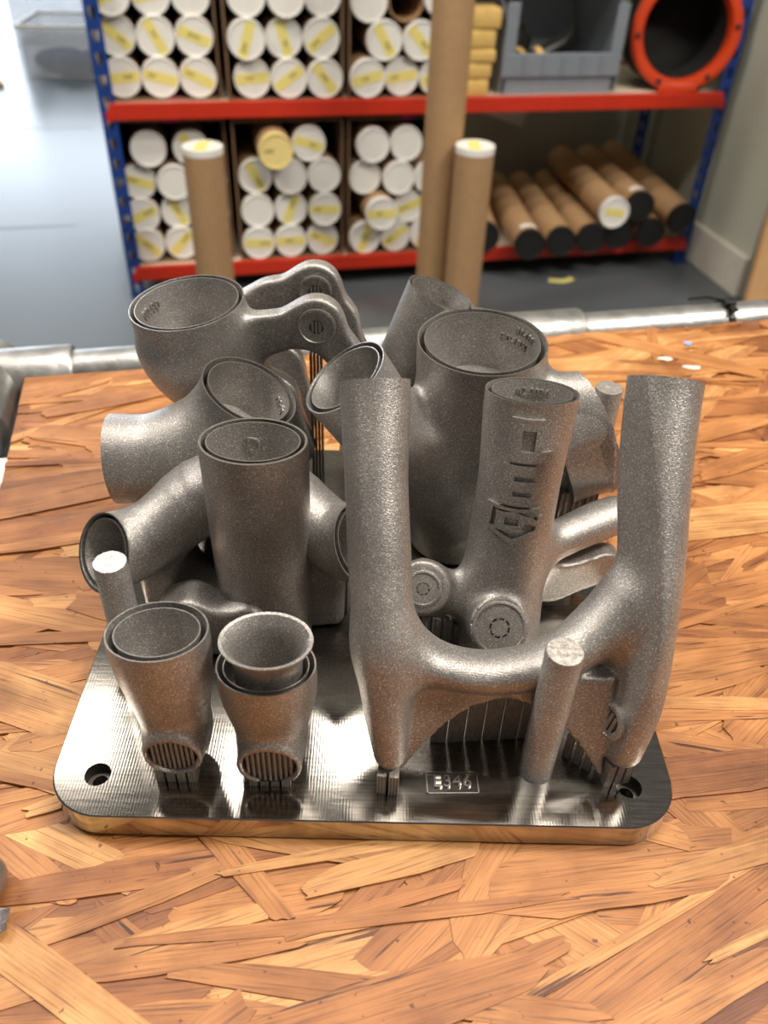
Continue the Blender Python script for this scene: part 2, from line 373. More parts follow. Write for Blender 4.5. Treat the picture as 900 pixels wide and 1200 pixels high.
def cut_socket(bm, c, axis, rx, ry, side=None, wall=0.55, depth=27, reach=34, bore=True):
    """trim the tube end flat and sink the bore: returns nothing, edits bm (mm in, metres inside)"""
    d, s, t = frame_of(axis, side); c = Vector(c)*MM; rx *= MM; ry *= MM
    def near(p):
        q_ = p-c; a = q_.dot(d); return -6*MM < a < reach*MM and (q_.dot(s)/(rx*1.25))**2+(q_.dot(t)/(ry*1.25))**2 < 1
    vs_ = {v for v in bm.verts if near(v.co)}
    fs = [f for f in bm.faces if all(v in vs_ for v in f.verts)]
    es = list({e for f in fs for e in f.edges})
    res = bmesh.ops.bisect_plane(bm, geom=list({v for f in fs for v in f.verts})+es+fs, plane_co=c, plane_no=d, clear_outer=True, dist=1e-7)
    loop = {v for g in res['geom_cut'] if isinstance(g, bmesh.types.BMEdge) and g.is_boundary for v in g.verts}
    loop = sorted(loop, key=lambda v: math.atan2((v.co-c).dot(t)/ry, (v.co-c).dot(s)/rx))
    if len(loop) < 8: return
    n = len(loop); rings = [loop]
    ang = [math.atan2((v.co-c).dot(t)/ry, (v.co-c).dot(s)/rx) for v in loop]
    k = [math.hypot((v.co-c).dot(s)/rx, (v.co-c).dot(t)/ry) for v in loop]
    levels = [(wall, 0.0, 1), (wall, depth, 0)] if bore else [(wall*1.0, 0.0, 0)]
    for off, dep, mi in levels:
        tp = 0.78 if dep else 1.0
        rings.append([bm.verts.new(c-d*(dep*MM)+s*((rx-off*MM)*tp*math.cos(a)*min(kk, 1.0))+t*((ry-off*MM)*tp*math.sin(a)*min(kk, 1.0))) for a, kk in zip(ang, k)])
    for (a_, b_), (off, dep, mi) in zip(zip(rings, rings[1:]), levels):
        for i in range(n):
            try: f = bm.faces.new((a_[i], a_[(i+1) % n], b_[(i+1) % n], b_[i])); f.material_index = mi; f.smooth = True
            except ValueError: pass
    f = bm.faces.new(rings[-1]); f.material_index = 0
def sleeve(parent, c, axis, rx, ry, side=None, up_=0.0, depth=25, wall=0.5, name='inner_sleeve'):
    """thin inner tube wall standing inside a socket"""
    bm = bmesh.new(); d = Vector(axis).normalized(); c = Vector(c)+d*up_
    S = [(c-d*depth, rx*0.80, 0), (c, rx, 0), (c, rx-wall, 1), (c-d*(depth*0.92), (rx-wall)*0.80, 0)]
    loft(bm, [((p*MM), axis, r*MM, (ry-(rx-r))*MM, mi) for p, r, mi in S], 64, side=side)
    return link(name, bm_mesh(bm, name), ['sintered_steel', 'bright_steel'], parent, 40)
def body(parent, bm, name='body'):
    for f in bm.faces: f.smooth = True
    me = bpy.data.meshes.new(name); bmesh.ops.recalc_face_normals(bm, faces=bm.faces); bm.to_mesh(me); bm.free()
    o = link(name, me, ['sintered_steel', 'bright_steel'], parent, 48); return o
def ribs(parent, a, b, n, z0, tops, thick=3.0, gap=0.8, flutes=5, name='support_rib'):
    """row of fluted support blades standing on the plate from a to b (x,y in mm)"""
    a = Vector((a[0], a[1], 0)); b = Vector((b[0], b[1], 0)); d = (b-a); L = d.length; d.normalize(); nrm = Vector((d.y, -d.x, 0)); wd = L/n
    for i in range(n):
        bm = bmesh.new(); x0 = i*wd+gap/2; x1 = (i+1)*wd-gap/2; prof = []
        t0 = tops(i/n); t1 = tops((i+1)/n)
        for k in range(flutes+1):
            f = k/flutes; prof.append((x0+(x1-x0)*f, 0.0))
            if k < flutes: prof.append((x0+(x1-x0)*(f+0.5/flutes), 0.35))
        lo = []; hi = []
        for (x, y) in prof:
            f = (x-x0)/(x1-x0); p = a+d*x-nrm*y
            lo.append(bm.verts.new((p+Vector((0, 0, z0)))*MM)); hi.append(bm.verts.new((p+Vector((0, 0, t0+(t1-t0)*f)))*MM))
        bk = []
        for x, tz in ((x1, t1), (x0, t0)):
            p = a+d*x-nrm*thick
            lo.append(bm.verts.new((p+Vector((0, 0, z0)))*MM)); hi.append(bm.verts.new((p+Vector((0, 0, tz)))*MM))
        m = len(lo); bm.faces.new(lo[::-1]); bm.faces.new(hi)
        for k in range(m): bm.faces.new((lo[k], lo[(k+1) % m], hi[(k+1) % m], hi[k]))
        link(name, bm_mesh(bm, name), 'rib_steel', parent)
def boss(parent, c, nrm, r, hole, name='boss_insert', style='bars'):
    """recessed round insert with a cored hole"""
    c = Vector(c)+Vector(nrm).normalized()*0.5
    M = Vector(nrm).to_track_quat('Z', 'Y').to_matrix().to_4x4(); M.translation = Vector(c)*MM
    bm = bmesh.new()
    loft(bm, [((0, 0, -2*MM), (0, 0, 1), r*MM, r*MM, 0), ((0, 0, 0.5*MM), (0, 0, 1), r*MM, r*MM, 0), ((0, 0, 0.7*MM), (0, 0, 1), (r-0.5)*MM, (r-0.5)*MM, 0), ((0, 0, 0.7*MM), (0, 0, 1), (r-1.3)*MM, (r-1.3)*MM, 0), ((0, 0, 0.1*MM), (0, 0, 1), (r-1.6)*MM, (r-1.6)*MM, 0),
              ((0, 0, 0.1*MM), (0, 0, 1), hole*MM, hole*MM, 0), ((0, 0, -1.8*MM), (0, 0, 1), hole*0.95*MM, hole*0.95*MM, 0)], 40)
    for v in bm.verts: v.co = M @ v.co
    o = link(name, bm_mesh(bm, name), 'sintered_steel', parent, 35)
    bm = bmesh.new()
    if style == 'bars':
        for k in (-1, 0, 1):
            x = k*hole*0.5; hh = math.sqrt(max(hole**2-x*x, 0.1))*0.9
            add_box(bm, ((x-hole*0.16)*MM, -hh*MM, -1.7*MM), ((x+hole*0.16)*MM, hh*MM, 0.25*MM), 0, 0, M)
    else:
        ro = hole*0.80
        loft(bm, [((0, 0, -1.75*MM), (0, 0, 1), ro*MM, ro*MM, 0), ((0, 0, 0.1*MM), (0, 0, 1), ro*MM, ro*MM, 0)], 32)
        for k in range(8):
            add_box(bm, ((ro-0.3)*MM, -0.45*MM, -1.5*MM), ((hole+0.2)*MM, 0.45*MM, 0.1*MM), 0, 0, Matrix.Rotation(k*math.pi/4+0.2, 4, 'Z'))
        for v in bm.verts: v.co = M @ v.co
    link('support_core', bm_mesh(bm, 'support_core'), 'rib_steel', o)
    return o
def curved_text(parent, body_, size, c, axis, r, ang0, zoff, flip=False, name='raised_lettering', inward=True, ry=None, tz=0.0):
    """raised letters on the inside (or outside) wall of a round tube (mm)"""
    me = text_mesh(body_, size, 0.55); d, s, t = frame_of(axis, (1, 0, 0)); c = Vector(c); ry = ry or r
    for v in me.vertices:
        x, y, z = v.co
        if flip: x, y = -x, -y
        a = ang0+(x/r)*(-1 if inward else 1)
        rr = (r-z) if inward else (r+z); rr2 = (ry-z) if inward else (ry+z)
        if inward: k_ = 1-0.0085*(tz-zoff-y); rr *= k_; rr2 *= k_
        p = c+s*(rr*math.cos(a))+t*(rr2*math.sin(a))+d*(zoff+y); v.co = p*MM
    return link(name, me, 'sintered_steel', parent)
T = 12.8     # top of the build plate, mm above the bench

# ------------------------------------------------------------------ setting: floor, walls
box_obj('floor', (-9, -4, FLOORZ-0.1), (6, 12, FLOORZ), 'floor_paint')
tag(bpy.data.objects['floor'], kind='structure')
WALLU = 1.835
def rbox(name, lo, hi, mat, parent=None, bevel=0.0):
    o = box_obj(name, lo, hi, mat, parent, bevel)
    if parent is None: o.matrix_world = MROOM
    return o
tag(rbox('wall_right', (WALLU, -0.28, 0), (WALLU+0.12, 0.78, 3.1), 'wall_paint'), kind='structure')
tag(rbox('wall_back', (-0.05, 0.66, 0), (WALLU, 0.78, 3.1), 'wall_paint'), kind='structure')
tag(rbox('baseboard_right', (WALLU-0.018, -0.28, 0), (WALLU, 0.655, 0.125), 'skirting_white', None, 0.004), kind='structure')
for k, (a, b) in enumerate([((-6.0, -0.35), (-0.02, -0.352)), ((-6, 0.62), (-0.2, 0.622)), ((-6, 1.9), (-0.2, 1.903))]):
    o = rbox('floor_seam', (a[0], a[1], 0.0), (b[0], a[1]+0.007, 0.0006), 'floor_joint'); o.parent = bpy.data.objects['floor']; o.matrix_parent_inverse = Matrix()
    o.matrix_world = MROOM

# ------------------------------------------------------------------ bench: OSB top on a tube-clamp frame
TROOT = Vector((-0.2537, 0.3500, 0.0)); MT = Matrix.Translation(TROOT) @ Matrix.Rotation(ROOM, 4, 'Z')   # back-left corner of the board
bench = empty('bench_top', (0, 0, 0)); bench.matrix_world = MT
tag(bench, 'orange-brown oriented strand board bench top under the steel plate', 'bench top')
BX, BY = 1.10, -0.86      # board extents along the room axes
box_obj('board_core', (0, BY, -0.018), (BX, 0, -0.0034), 'osb_core', bench)
# pressed wood strands: long thin flakes with splintered ends, trimmed at the board edges
def strand_outline(rg, L, W_):
    k = 6; top = []; bot = []; ph = rg.uniform(0, 6.28); amp = rg.uniform(0, .18)*W_; sl = rg.uniform(-.35, .35)*W_
    cen = lambda x: amp*math.sin(3.2*x/L+ph)
    for i in range(k):
        f0 = 2*i/(k-1)-1; x = f0*L*0.46; f = 1.0-rg.uniform(.1, .5)*abs(f0)**4
        top.append((x+(rg.uniform(-.03, .03)*L if 0 < i < k-1 else sl), cen(x)+W_/2*f*rg.uniform(0.86, 1.05))); bot.append((x+(rg.uniform(-.03, .03)*L if 0 < i < k-1 else -sl), cen(x)-W_/2*f*rg.uniform(0.86, 1.05)))
    def splinter(sg):
        return [(sg*L*(0.46+rg.uniform(0.004, 0.06))+sl*y*2, cen(sg*L*.46)+W_*y) for y in (-0.26, -0.1, 0.06, 0.24)]
    return bot+splinter(1)+top[::-1]+splinter(-1)[::-1]
def clip(poly):
    for ax, lim, sg in ((0, 0.0005, 1), (0, BX-.0005, -1), (1, BY+.0005, 1), (1, -0.0005, -1)):
        out = []
        for i in range(len(poly)):
            a_, b_ = poly[i], poly[(i+1) % len(poly)]; da, db = sg*(a_[ax]-lim), sg*(b_[ax]-lim)
            if da >= 0: out.append(a_)
            if (da >= 0) != (db >= 0):
                t = da/(da-db); out.append(tuple(a_[i_]+(b_[i_]-a_[i_])*t for i_ in range(4)))
        poly = out
        if len(poly) < 3: return None
    return poly
TH = 0.0011
rg = random.Random(21)
def strand_angle(): return rg.choice((rg.gauss(0.02, 0.22), rg.gauss(0.02, 0.22), rg.gauss(0.10, 0.30), rg.gauss(-0.05, 0.2), rg.uniform(-1.3, 1.3)))
def placed(x, y, a, out):
    ca, sa = math.cos(a), math.sin(a); return clip([(x+px*ca-py*sa, y+px*sa+py*ca, px, py) for px, py in out])
vv = []; ff = []; tone = []; uvs = []; cnt = 0; NM = 4600
while cnt < NM:
    L = rg.uniform(0.04, 0.15); W_ = rg.uniform(0.005, 0.024); poly = placed(rg.uniform(0, BX), rg.uniform(BY, 0), strand_angle(), strand_outline(rg, L, W_))
    if poly is None: continue
    z = -0.0032+0.0017*cnt/NM; cnt += 1; b0 = len(vv); n = len(poly); tn = min(1, max(0, rg.gauss(0.5, 0.22)))
    for dz in (-TH, 0):
        for p in poly: vv.append((p[0], p[1], z+dz)); uvs.append((p[2], p[3])); tone.append(tn)
    ff.append(tuple(range(b0+n, b0+2*n))); ff += [(b0+i, b0+(i+1) % n, b0+n+(i+1) % n, b0+n+i) for i in range(n)]
def strand_mesh(name, vv, ff, uvs):
    me = bpy.data.meshes.new(name); me.from_pydata(vv, [], ff); uvl = me.uv_layers.new(name='uv')
    li = np.zeros(len(me.loops), np.int32); me.loops.foreach_get('vertex_index', li); uvl.data.foreach_set('uv', np.array(uvs, np.float32)[li].ravel()); return me
me = strand_mesh('small_strands', vv, ff, uvs)
at = me.attributes.new('tone', 'FLOAT', 'POINT'); at.data.foreach_set('value', np.array(tone, np.float32))
so = link('small_strands', me, 'osb_strand_mass', bench); tag(so, kind='stuff')
# the large strands, each one a piece; placed where the bench is in view
cnt = 0
while cnt < 300:
    L = rg.uniform(0.07, 0.19); W_ = rg.choice((0.005, 0.008, 0.013, 0.020, 0.030))*rg.uniform(0.8, 1.2); x = rg.uniform(0, 0.86); y = rg.uniform(-0.66, 0)
    wp = MT @ Vector((x, y, 0)); q_ = wp-CAM; zc = q_.dot(fw)
    if zc < 0.05 or abs(q_.dot(r2)/zc) > 0.54 or abs(q_.dot(u2)/zc) > 0.70: continue
    poly = placed(x, y, strand_angle(), strand_outline(rg, L, W_))
    if poly is None: continue
    n = len(poly); z = -0.0015+0.0014*cnt/300
    me = strand_mesh('strand', [(p[0], p[1], z+dz) for dz in (-TH, 0) for p in poly], [tuple(range(n, 2*n))]+[(i, (i+1) % n, n+(i+1) % n, n+i) for i in range(n)], [(p[2], p[3]) for _ in (0, 1) for p in poly])
    o = link('wood_strand', me, 'osb_strand', bench); o['tone'] = min(1.0, max(0.0, rg.gauss(0.55, 0.21))); cnt += 1
# paint flecks
for k, (x, y, sx, sy, mt) in enumerate([(0.227, 0.407, .008, .004, 'paint_white'), (0.244, 0.394, .009, .0035, 'paint_white'), (0.252, 0.434, .004, .004, 'paint_blue')]):
    bm = bmesh.new(); pts = [(x+sx*math.cos(t_*0.7)*rg.uniform(.6, 1), y+sy*math.sin(t_*0.7)*rg.uniform(.6, 1)) for t_ in range(9)]
    prism(bm, pts, -0.0004, 0.0001); o = link('paint_fleck', bm_mesh(bm), mt); tag(o, ['pinkish white paint fleck nearer the back edge pipe', 'pinkish white paint fleck nearer the right tube arm', 'light blue paint fleck on the strand board'][k], 'paint fleck')

# tube-clamp frame: rail behind, rail at the left, corner fitting
def pipe(name, a, b, r, label, n=28):
    bm = bmesh.new(); a = Vector(a); b = Vector(b); tube_path(bm, [a, b], r, n); o = link(name, bm_mesh(bm), 'galvanised', None, 40)
    tag(o, label, 'pipe'); return o
PR = 0.0170
bk0 = MT @ Vector((-0.030, 0.019, -0.011)); bk1 = MT @ Vector((0.300, 0.019, -0.011)); bk2 = MT @ Vector((1.2, 0.019, -0.011))
pipe('back_rail', bk0, bk2, PR, 'galvanised steel pipe running along the back edge of the bench')
pipe('side_rail', MT @ Vector((-0.029, 0.03, -0.016)), MT @ Vector((-0.029, -0.86, -0.016)), PR, 'galvanised steel pipe running along the left edge of the bench')
bm = bmesh.new(); ax = U
def collar(bm, p, d, L, r):
    p = Vector(p); d = Vector(d).normalized()
    loft(bm, [(p, d, r*0.96, r*0.96, 0), (p+d*0.002, d, r, r, 0), (p+d*(L-0.002), d, r, r, 0), (p+d*L, d, r*0.95, r*0.95, 0)], 32)
corner = MT @ Vector((-0.029, 0.019, -0.012))
fit = empty('corner_fitting', corner); tag(fit, 'galvanised tube clamp corner fitting at the left back bench corner', 'pipe fitting')
bm = bmesh.new(); collar(bm, U*-0.03, U, 0.092, 0.0225); link('back_collar', bm_mesh(bm), 'galvanised', fit, 40)
bm = bmesh.new(); collar(bm, V*0.026, -V, 0.098, 0.0232); link('side_collar', bm_mesh(bm), 'galvanised', fit, 40)
bm = bmesh.new(); collar(bm, (0, 0, 0.0), (0, 0, -1), 0.07, 0.0225); link('post_collar', bm_mesh(bm), 'galvanised', fit, 40)
pipe('corner_post', corner-Vector((0, 0, 0.03)), (corner.x, corner.y, FLOORZ), PR, 'galvanised steel post under the left back bench corner')
cp = MT @ Vector((0.385, 0.019, -0.011)); cp2 = empty('rail_coupler', cp); tag(cp2, 'galvanised sleeve coupler on the back pipe behind the round socket', 'pipe fitting')
bm = bmesh.new(); collar(bm, -U*0.055, U, 0.11, 0.0215); link('sleeve', bm_mesh(bm), 'galvanised', cp2, 40)
bm = bmesh.new(); loft(bm, [((0, -0.021, 0.0), (0, -1, 0), .005, .005, 0), ((0, -0.026, 0.0), (0, -1, 0), .005, .005, 0)], 6); link('grub_screw', bm_mesh(bm), 'galvanised', cp2)
# cable tie around the back pipe
ct = MT @ Vector((0.575, 0.019, -0.011)); tie = empty('cable_tie', ct); tag(tie, 'black plastic cable tie round the back pipe at the right', 'cable tie')
bm = bmesh.new(); loft(bm, [(-U*0.0026, U, PR+.0004, PR+.0004, 0), (-U*0.0026, U, PR+.0018, PR+.0018, 0), (U*0.0026, U, PR+.0018, PR+.0018, 0), (U*0.0026, U, PR+.0004, PR+.0004, 0)], 28, False, False); link('strap', bm_mesh(bm), 'black_plastic', tie)
bm = bmesh.new(); add_box(bm, (-.005, -.004, PR), (.005, .004, PR+.006), .001); add_box(bm, (-.0022, -.0125, PR+.002), (.0022, -.004, PR+.004)); o = link('head', bm_mesh(bm), 'black_plastic', tie); o.rotation_euler = (0.15, 0, ROOM)
bm = bmesh.new(); tube_path(bm, [(-.004, 0, PR+.004), (-.018, .004, PR+.006), (-.034, .007, PR+.004)], .0011, 6); o = link('tail', bm_mesh(bm), 'black_plastic', tie); o.rotation_euler = (0, 0, ROOM)
# white board standing below the left rail
bm = bmesh.new(); add_box(bm, (-0.0105, -0.62, -0.40), (-0.0015, -0.085, -0.012), .001); o = link('standing_board', bm_mesh(bm), 'white_panel'); o.matrix_world = MT
tag(o, 'white board edge standing beside the left bench pipe', 'board')
# domed knob and foil scrap at the lower left
kn = empty('metal_knob', (-0.1395, -0.0235, 0)); tag(kn, 'grey domed metal knob cut off by the left frame edge', 'knob')
bm = bmesh.new(); loft(bm, [((0, 0, z*MM), (0, 0, 1), r*MM, r*MM, 0) for r, z in ((5, 0), (5.2, 4), (9.2, 5), (10, 7.5), (9.6, 10.5), (8, 13), (5.2, 14.8), (2, 15.5))], 36); link('dome', bm_mesh(bm), 'galvanised', kn, 35)
bm = bmesh.new(); loft(bm, [((-.004, 0, .006), (-1, -.2, 0), .004, .004, 0), ((-.05, -.01, .006), (-1, -.2, 0), .004, .004, 0)], 16); link('shaft', bm_mesh(bm), 'galvanised', kn, 35)
bm = bmesh.new()
gp = [[bm.verts.new((-0.137+.0028*i+rg.uniform(-.001, .001), -0.041+.0024*j+rg.uniform(-.001, .001), 0.0006+rg.uniform(0, .0045))) for j in range(5)] for i in range(5)]
for i in range(4):
    for j in range(4): bm.faces.new((gp[i][j], gp[i+1][j], gp[i+1][j+1], gp[i][j+1]))
bmesh.ops.solidify(bm, geom=list(bm.faces), thickness=0.0003)
o = link('foil_scrap', bm_mesh(bm), 'foil'); tag(o, 'crumpled scrap of clear foil beside the metal knob', 'scrap')

# ------------------------------------------------------------------ build plate
plate = empty('build_plate', (0, 0, 0)); tag(plate, 'milled steel build plate with rounded corners on the bench', 'metal plate')
def rrect(x0, y0, x1, y1, r, n=12):
    pts = []
    for cx, cy, a0 in ((x1-r, y0+r, -90), (x1-r, y1-r, 0), (x0+r, y1-r, 90), (x0+r, y0+r, 180)):
        for k in range(n+1): a = R(a0+90*k/n); pts.append((cx+r*math.cos(a), cy+r*math.sin(a)))
    return pts
bm = bmesh.new(); o_ = rrect(-.125, 0, .125, .25, .0225); HOLES = [(-.1067, .0182), (.1067, .0182), (-.1067, .2318), (.1067, .2318)]; HR = .0052
rings = []
for z, ins in ((0, 0.0006), (0.0006, 0), (T*MM-.0005, 0), (T*MM, .0005)):
    cxm, cym = 0, .125; rings.append([bm.verts.new((x*(1-ins/.125), cym+(y-cym)*(1-ins/.125), z)) for x, y in o_])
n = len(o_)
for a, b in zip(rings, rings[1:]):
    for i in range(n): bm.faces.new((a[i], a[(i+1) % n], b[(i+1) % n], b[i]))
bm.faces.new(rings[0][::-1])
topE = [bm.edges.get((rings[-1][i], rings[-1][(i+1) % n])) for i in range(n)]; hl = []
for hx, hy in HOLES:
    up_ = [bm.verts.new((hx+HR*math.cos(2*math.pi*k/28), hy+HR*math.sin(2*math.pi*k/28), T*MM)) for k in range(28)]
    mid = [bm.verts.new((v.co.x, v.co.y, T*MM-.0058)) for v in up_]; inn = [bm.verts.new((hx+(v.co.x-hx)*.6, hy+(v.co.y-hy)*.6, T*MM-.0058)) for v in up_]; low = [bm.verts.new((v.co.x, v.co.y, .0008)) for v in inn]
    for aa, bb in ((up_, mid), (mid, inn), (inn, low)):
        for k in range(28): f = bm.faces.new((aa[k], bb[k], bb[(k+1) % 28], aa[(k+1) % 28])); f.material_index = 1
    f = bm.faces.new(low); f.material_index = 1
    hl += [bm.edges.get((up_[k], up_[(k+1) % 28])) for k in range(28)]
bmesh.ops.triangle_fill(bm, use_beauty=True, use_dissolve=False, edges=topE+hl)
link('slab', bm_mesh(bm), ['milled_steel', 'hole_steel'], plate, 30)
# raised serial tag: frame and digits fused to the plate
me = text_mesh('E346', 0.0078, 0.0006); o = link('serial_number', me, 'bright_steel', plate); o.location = (0.0352, 0.0182, T*MM+.0004); o.rotation_euler = (0, 0, R(2)); o.scale = (1.02, 1, 1)
bm = bmesh.new()
for lo, hi in (((-.0105, -.0050), (.0105, -.0045)), ((-.0105, .0045), (.0105, .0050)), ((-.0105, -.0050), (-.0100, .0050)), ((.0100, -.0050), (.0105, .0050))): add_box(bm, (lo[0], lo[1], 0), (hi[0], hi[1], .0006))
o = link('serial_frame', bm_mesh(bm), 'bright_steel', plate); o.location = (0.0352, 0.0180, T*MM); o.rotation_euler = (0, 0, R(2))

# ------------------------------------------------------------------ printed parts
H_ = 1.2
# ---- yoke with two tall arms
yoke = empty('yoke_lug', (0.053, 0.03, T*MM)); tag(yoke, 'grey printed yoke with two tall hollow arms joined by a bridge', 'metal part')
yoke.location = (0, 0, 0)
G = Grid((-22, 4, T+6), (130, 122, 172), H_)
topL, axL = Vector((-0.6, 98, 150)), Vector((-0.06, 0.56, 0.83)); topR, axR = Vector((107.6, 98, 154)), Vector((0.10, 0.56, 0.83))
eL = topL+axL.normalized()*5; eR = topR+axR.normalized()*5
aL = s_sweep(G, [(*eL, 13.4, 12.8), (*(topL-axL*8), 13.3, 12.6), (1.0, 76, 121, 12.1, 12.5), (3.0, 58, 97, 12.2, 13), (5.2, 43, 73, 11.4, 14), (7.4, 31, 49, 9.6, 12), (9.6, 21, 29, 6.6, 8)], (1, 0, 0))
aR = s_sweep(G, [(*eR, 14.2, 12.8), (*(topR-axR*8), 14.0, 12.6), (104.5, 76, 125, 13.6, 12.5), (104.2, 58, 101, 12.8, 13), (104.0, 43, 77, 11.2, 14), (103.2, 32, 50, 11.2, 12), (101.8, 24, 31, 7.6, 8.5)], (1, 0, 0))
br = s_sweep(G, [(8, 46, 66, 10, 13), (30, 40, 58.5, 8, 12), (52, 38, 58.5, 8, 12), (76, 43, 64, 9, 12), (98, 55, 80, 11, 13)], (0, 0.45, 0.9))
# arched web below the bridge
arch = 50.0-0.0205*(G.X-54)**2
web2 = np.maximum(np.maximum(arch-G.Z, G.Z-60), np.maximum(10-G.X, G.X-95))*0.9
web = slab(web2, G.Y-33.5-0.35*(G.Z-50), 3.2, 1.0)
# flattened faces on the lower arms
def pl(n_, p0): n_ = Vector(n_).normalized(); x, y, z = rel(G, p0); return dotv(x, y, z, n_)
aR = smax(aR, pl((-0.90, -0.40, 0.23), (101.3, 36.5, 80)), 0.8); aL = smax(aL, pl((-0.88, -0.38, 0.19), (-4.2, 40, 80)), 1.5)
d = smin(aL, br, 14); d = smin(d, aR, 12); d = smin(d, web, 1.5)
bm = sdf_bmesh(d, G)
cut_socket(bm, topL, axL, 13.4, 12.8, (1, 0, 0), depth=18); cut_socket(bm, topR, axR, 14.2, 12.8, (1, 0, 0), depth=18)
body(yoke, bm)
sleeve(yoke, topL, axL, 11.0, 10.4, (1, 0, 0), -0.6, 16); sleeve(yoke, topR, axR, 11.6, 10.4, (1, 0, 0), -0.6, 16)
boss(yoke, (94.8, 27.3, 43.5), (-0.90, -0.40, 0.23), 7.6, 4.6)
ribs(yoke, (26.5, 36.5), (71.5, 40.5), 6, T, lambda f: 50.0-40*(f-0.55)**2, 2.2, 0.9, 7)
ribs(yoke, (4.2, 12.5), (13.5, 11.5), 2, T, lambda f: T+12, 9, 1.0, 3); ribs(yoke, (96.0, 17.5), (107.5, 20.0), 3, T, lambda f: T+13, 9, 1.0, 3)
ribs(yoke, (81, 32), (92, 24), 3, T, lambda f: T+15, 3, 1.2, 3)

# ---- tall oval sleeve
def socket_part(name, label, cen, z0, z1, r0, r1, up_in=0.0, axis=(0, 0, 1)): pass
ov = empty('oval_tube_lug', (-0.048, 0.1, T*MM)); tag(ov, 'tall dark oval printed tube standing in front of the arched part', 'metal part')
bm = bmesh.new(); cx, cy = 0.0, 0.0
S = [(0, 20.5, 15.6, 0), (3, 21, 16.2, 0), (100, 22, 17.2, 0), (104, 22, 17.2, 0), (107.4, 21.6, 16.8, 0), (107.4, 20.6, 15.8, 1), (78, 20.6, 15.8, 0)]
loft(bm, [((0, 0, z*MM), (0, 0, 1), a*MM, b*MM, mi) for z, a, b, mi in S], 72); link('body', bm_mesh(bm), ['sintered_steel', 'bright_steel'], ov, 40)
sl = sleeve(ov, (0, 0, 107.2), (0, 0, 1), 18.9, 14.0, None, 0, 26)
curved_text(ov, 'D.', 9.0, (0, 0, 97.5), (0, 0, 1), 18.3, R(93), 0, False, ry=12.3, tz=9.7)
curved_text(ov, 'JD', 5.0, (0, 0, 24), (0, 0, 1), 20.9, R(-72), 3.0, False, inward=False, ry=16.2); curved_text(ov, 'M5', 5.0, (0, 0, 17), (0, 0, 1), 20.9, R(-98), 3.0, False, inward=False, ry=16.2)
ribs(ov, (26, 12), (38, 10), 4, 0.0, lambda f: 22, 8, 1.2, 3)

# ---- two short sockets at the front left
def short_socket(name, label, base, top, rb, rt, bossz, br_, yb):
    e = empty(name, (0, 0, 0)); tag(e, label, 'metal part', None)
    bx_, by_ = base; tx, ty, tz = top
    G = Grid((min(bx_, tx)-24, by_-22, T+3), (max(bx_, tx)+24, by_+26, tz+7), 1.0)
    ax = (Vector((tx, ty, tz))-Vector((bx_, by_, T+4))).normalized(); end = Vector((tx, ty, tz))+ax*4
    mid = Vector((bx_, by_, T+4)).lerp(Vector((tx, ty, tz)), 0.52)
    d = s_sweep(G, [(bx_, by_, T+13, rb[0], rb[1]), (mid.x, mid.y, mid.z, (rb[0]+rt[0])/2+0.8, (rb[1]+rt[1])/2+0.8), (tx-ax.x*12, ty-ax.y*12, tz-12, rt[0], rt[1]), (*end, rt[0], rt[1])], (1, 0, 0))
    bo = s_cyl(G, (bx_, yb, bossz), (bx_, by_+8, bossz), br_+2.2, 1.2); d = smin(d, bo, 6)
    d = smax(d, -s_cyl(G, (bx_, yb-6, bossz), (bx_, yb+12, bossz), br_), 0.8); d = np.maximum(d, T+4.2-G.Z)
    bm = sdf_bmesh(d, G); cut_socket(bm, top, ax, rt[0], rt[1], (1, 0, 0), depth=24); body(e, bm)
    bmc = bmesh.new(); n = 9
    for k in range(n):
        x = bx_-br_*0.8+1.6*br_*k/(n-1)*1.0; hh = math.sqrt(max(br_**2-(x-bx_)**2, 1))*0.97
        loft(bmc, [((x*MM, (yb+2.0)*MM, (bossz-hh)*MM), (0, 0, 1), .00075, .0009, 0), ((x*MM, (yb+2.0)*MM, (bossz+hh)*MM), (0, 0, 1), .00075, .0009, 0)], 8)
    add_box(bmc, ((bx_-br_*0.9)*MM, (yb+3)*MM, (bossz-br_*0.9)*MM), ((bx_+br_*0.9)*MM, (yb+6)*MM, (bossz+br_*0.9)*MM))
    link('support_core', bm_mesh(bmc), 'rib_steel', e, 40)
    ribs(e, (bx_-9, yb+1.5), (bx_+8, yb+1.5), 4, T, lambda f: bossz-br_-1.2, 10, 0.9, 3)
    return e, ax
sk1, ax1 = short_socket('short_socket_lug', 'short dark printed socket with oval opening nearest the left corner bolt hole', (-74, 27), (-76, 31, 84), (11.2, 9.5), (18.4, 15.6), 31.5, 9.4, 14)
sleeve(sk1, (-76, 31, 84), ax1, 15.6, 12.8, (1, 0, 0), -0.5)
sk2, ax2 = short_socket('short_socket_lug', 'short dark printed socket holding a loose flared ring', (-37.0, 27), (-37.5, 29, 69.5), (11.8, 9.5), (18.4, 15.2), 27.5, 10.4, 13)
sleeve(sk2, (-37.5, 29, 69.5), ax2, 16.0, 12.9, (1, 0, 0), -0.5)
fr = empty('flared_ring', (-0.0368, 0.0290, -0.0035)); tag(fr, 'grey flared oval ring standing in the short front socket', 'metal ring')
bm = bmesh.new()
S = [(62, 12.6, 9.9, 0), (76, 12.8, 10.1, 0), (81, 13.6, 10.8, 0), (84.3, 15.6, 12.6, 0), (85.6, 17.1, 14.0, 0), (86.3, 17.0, 13.9, 1), (86.1, 15.8, 12.7, 0), (84.0, 14.0, 11.0, 0), (80, 12.6, 9.8, 0), (76, 11.9, 9.2, 0), (62.2, 11.7, 9.0, 0)]
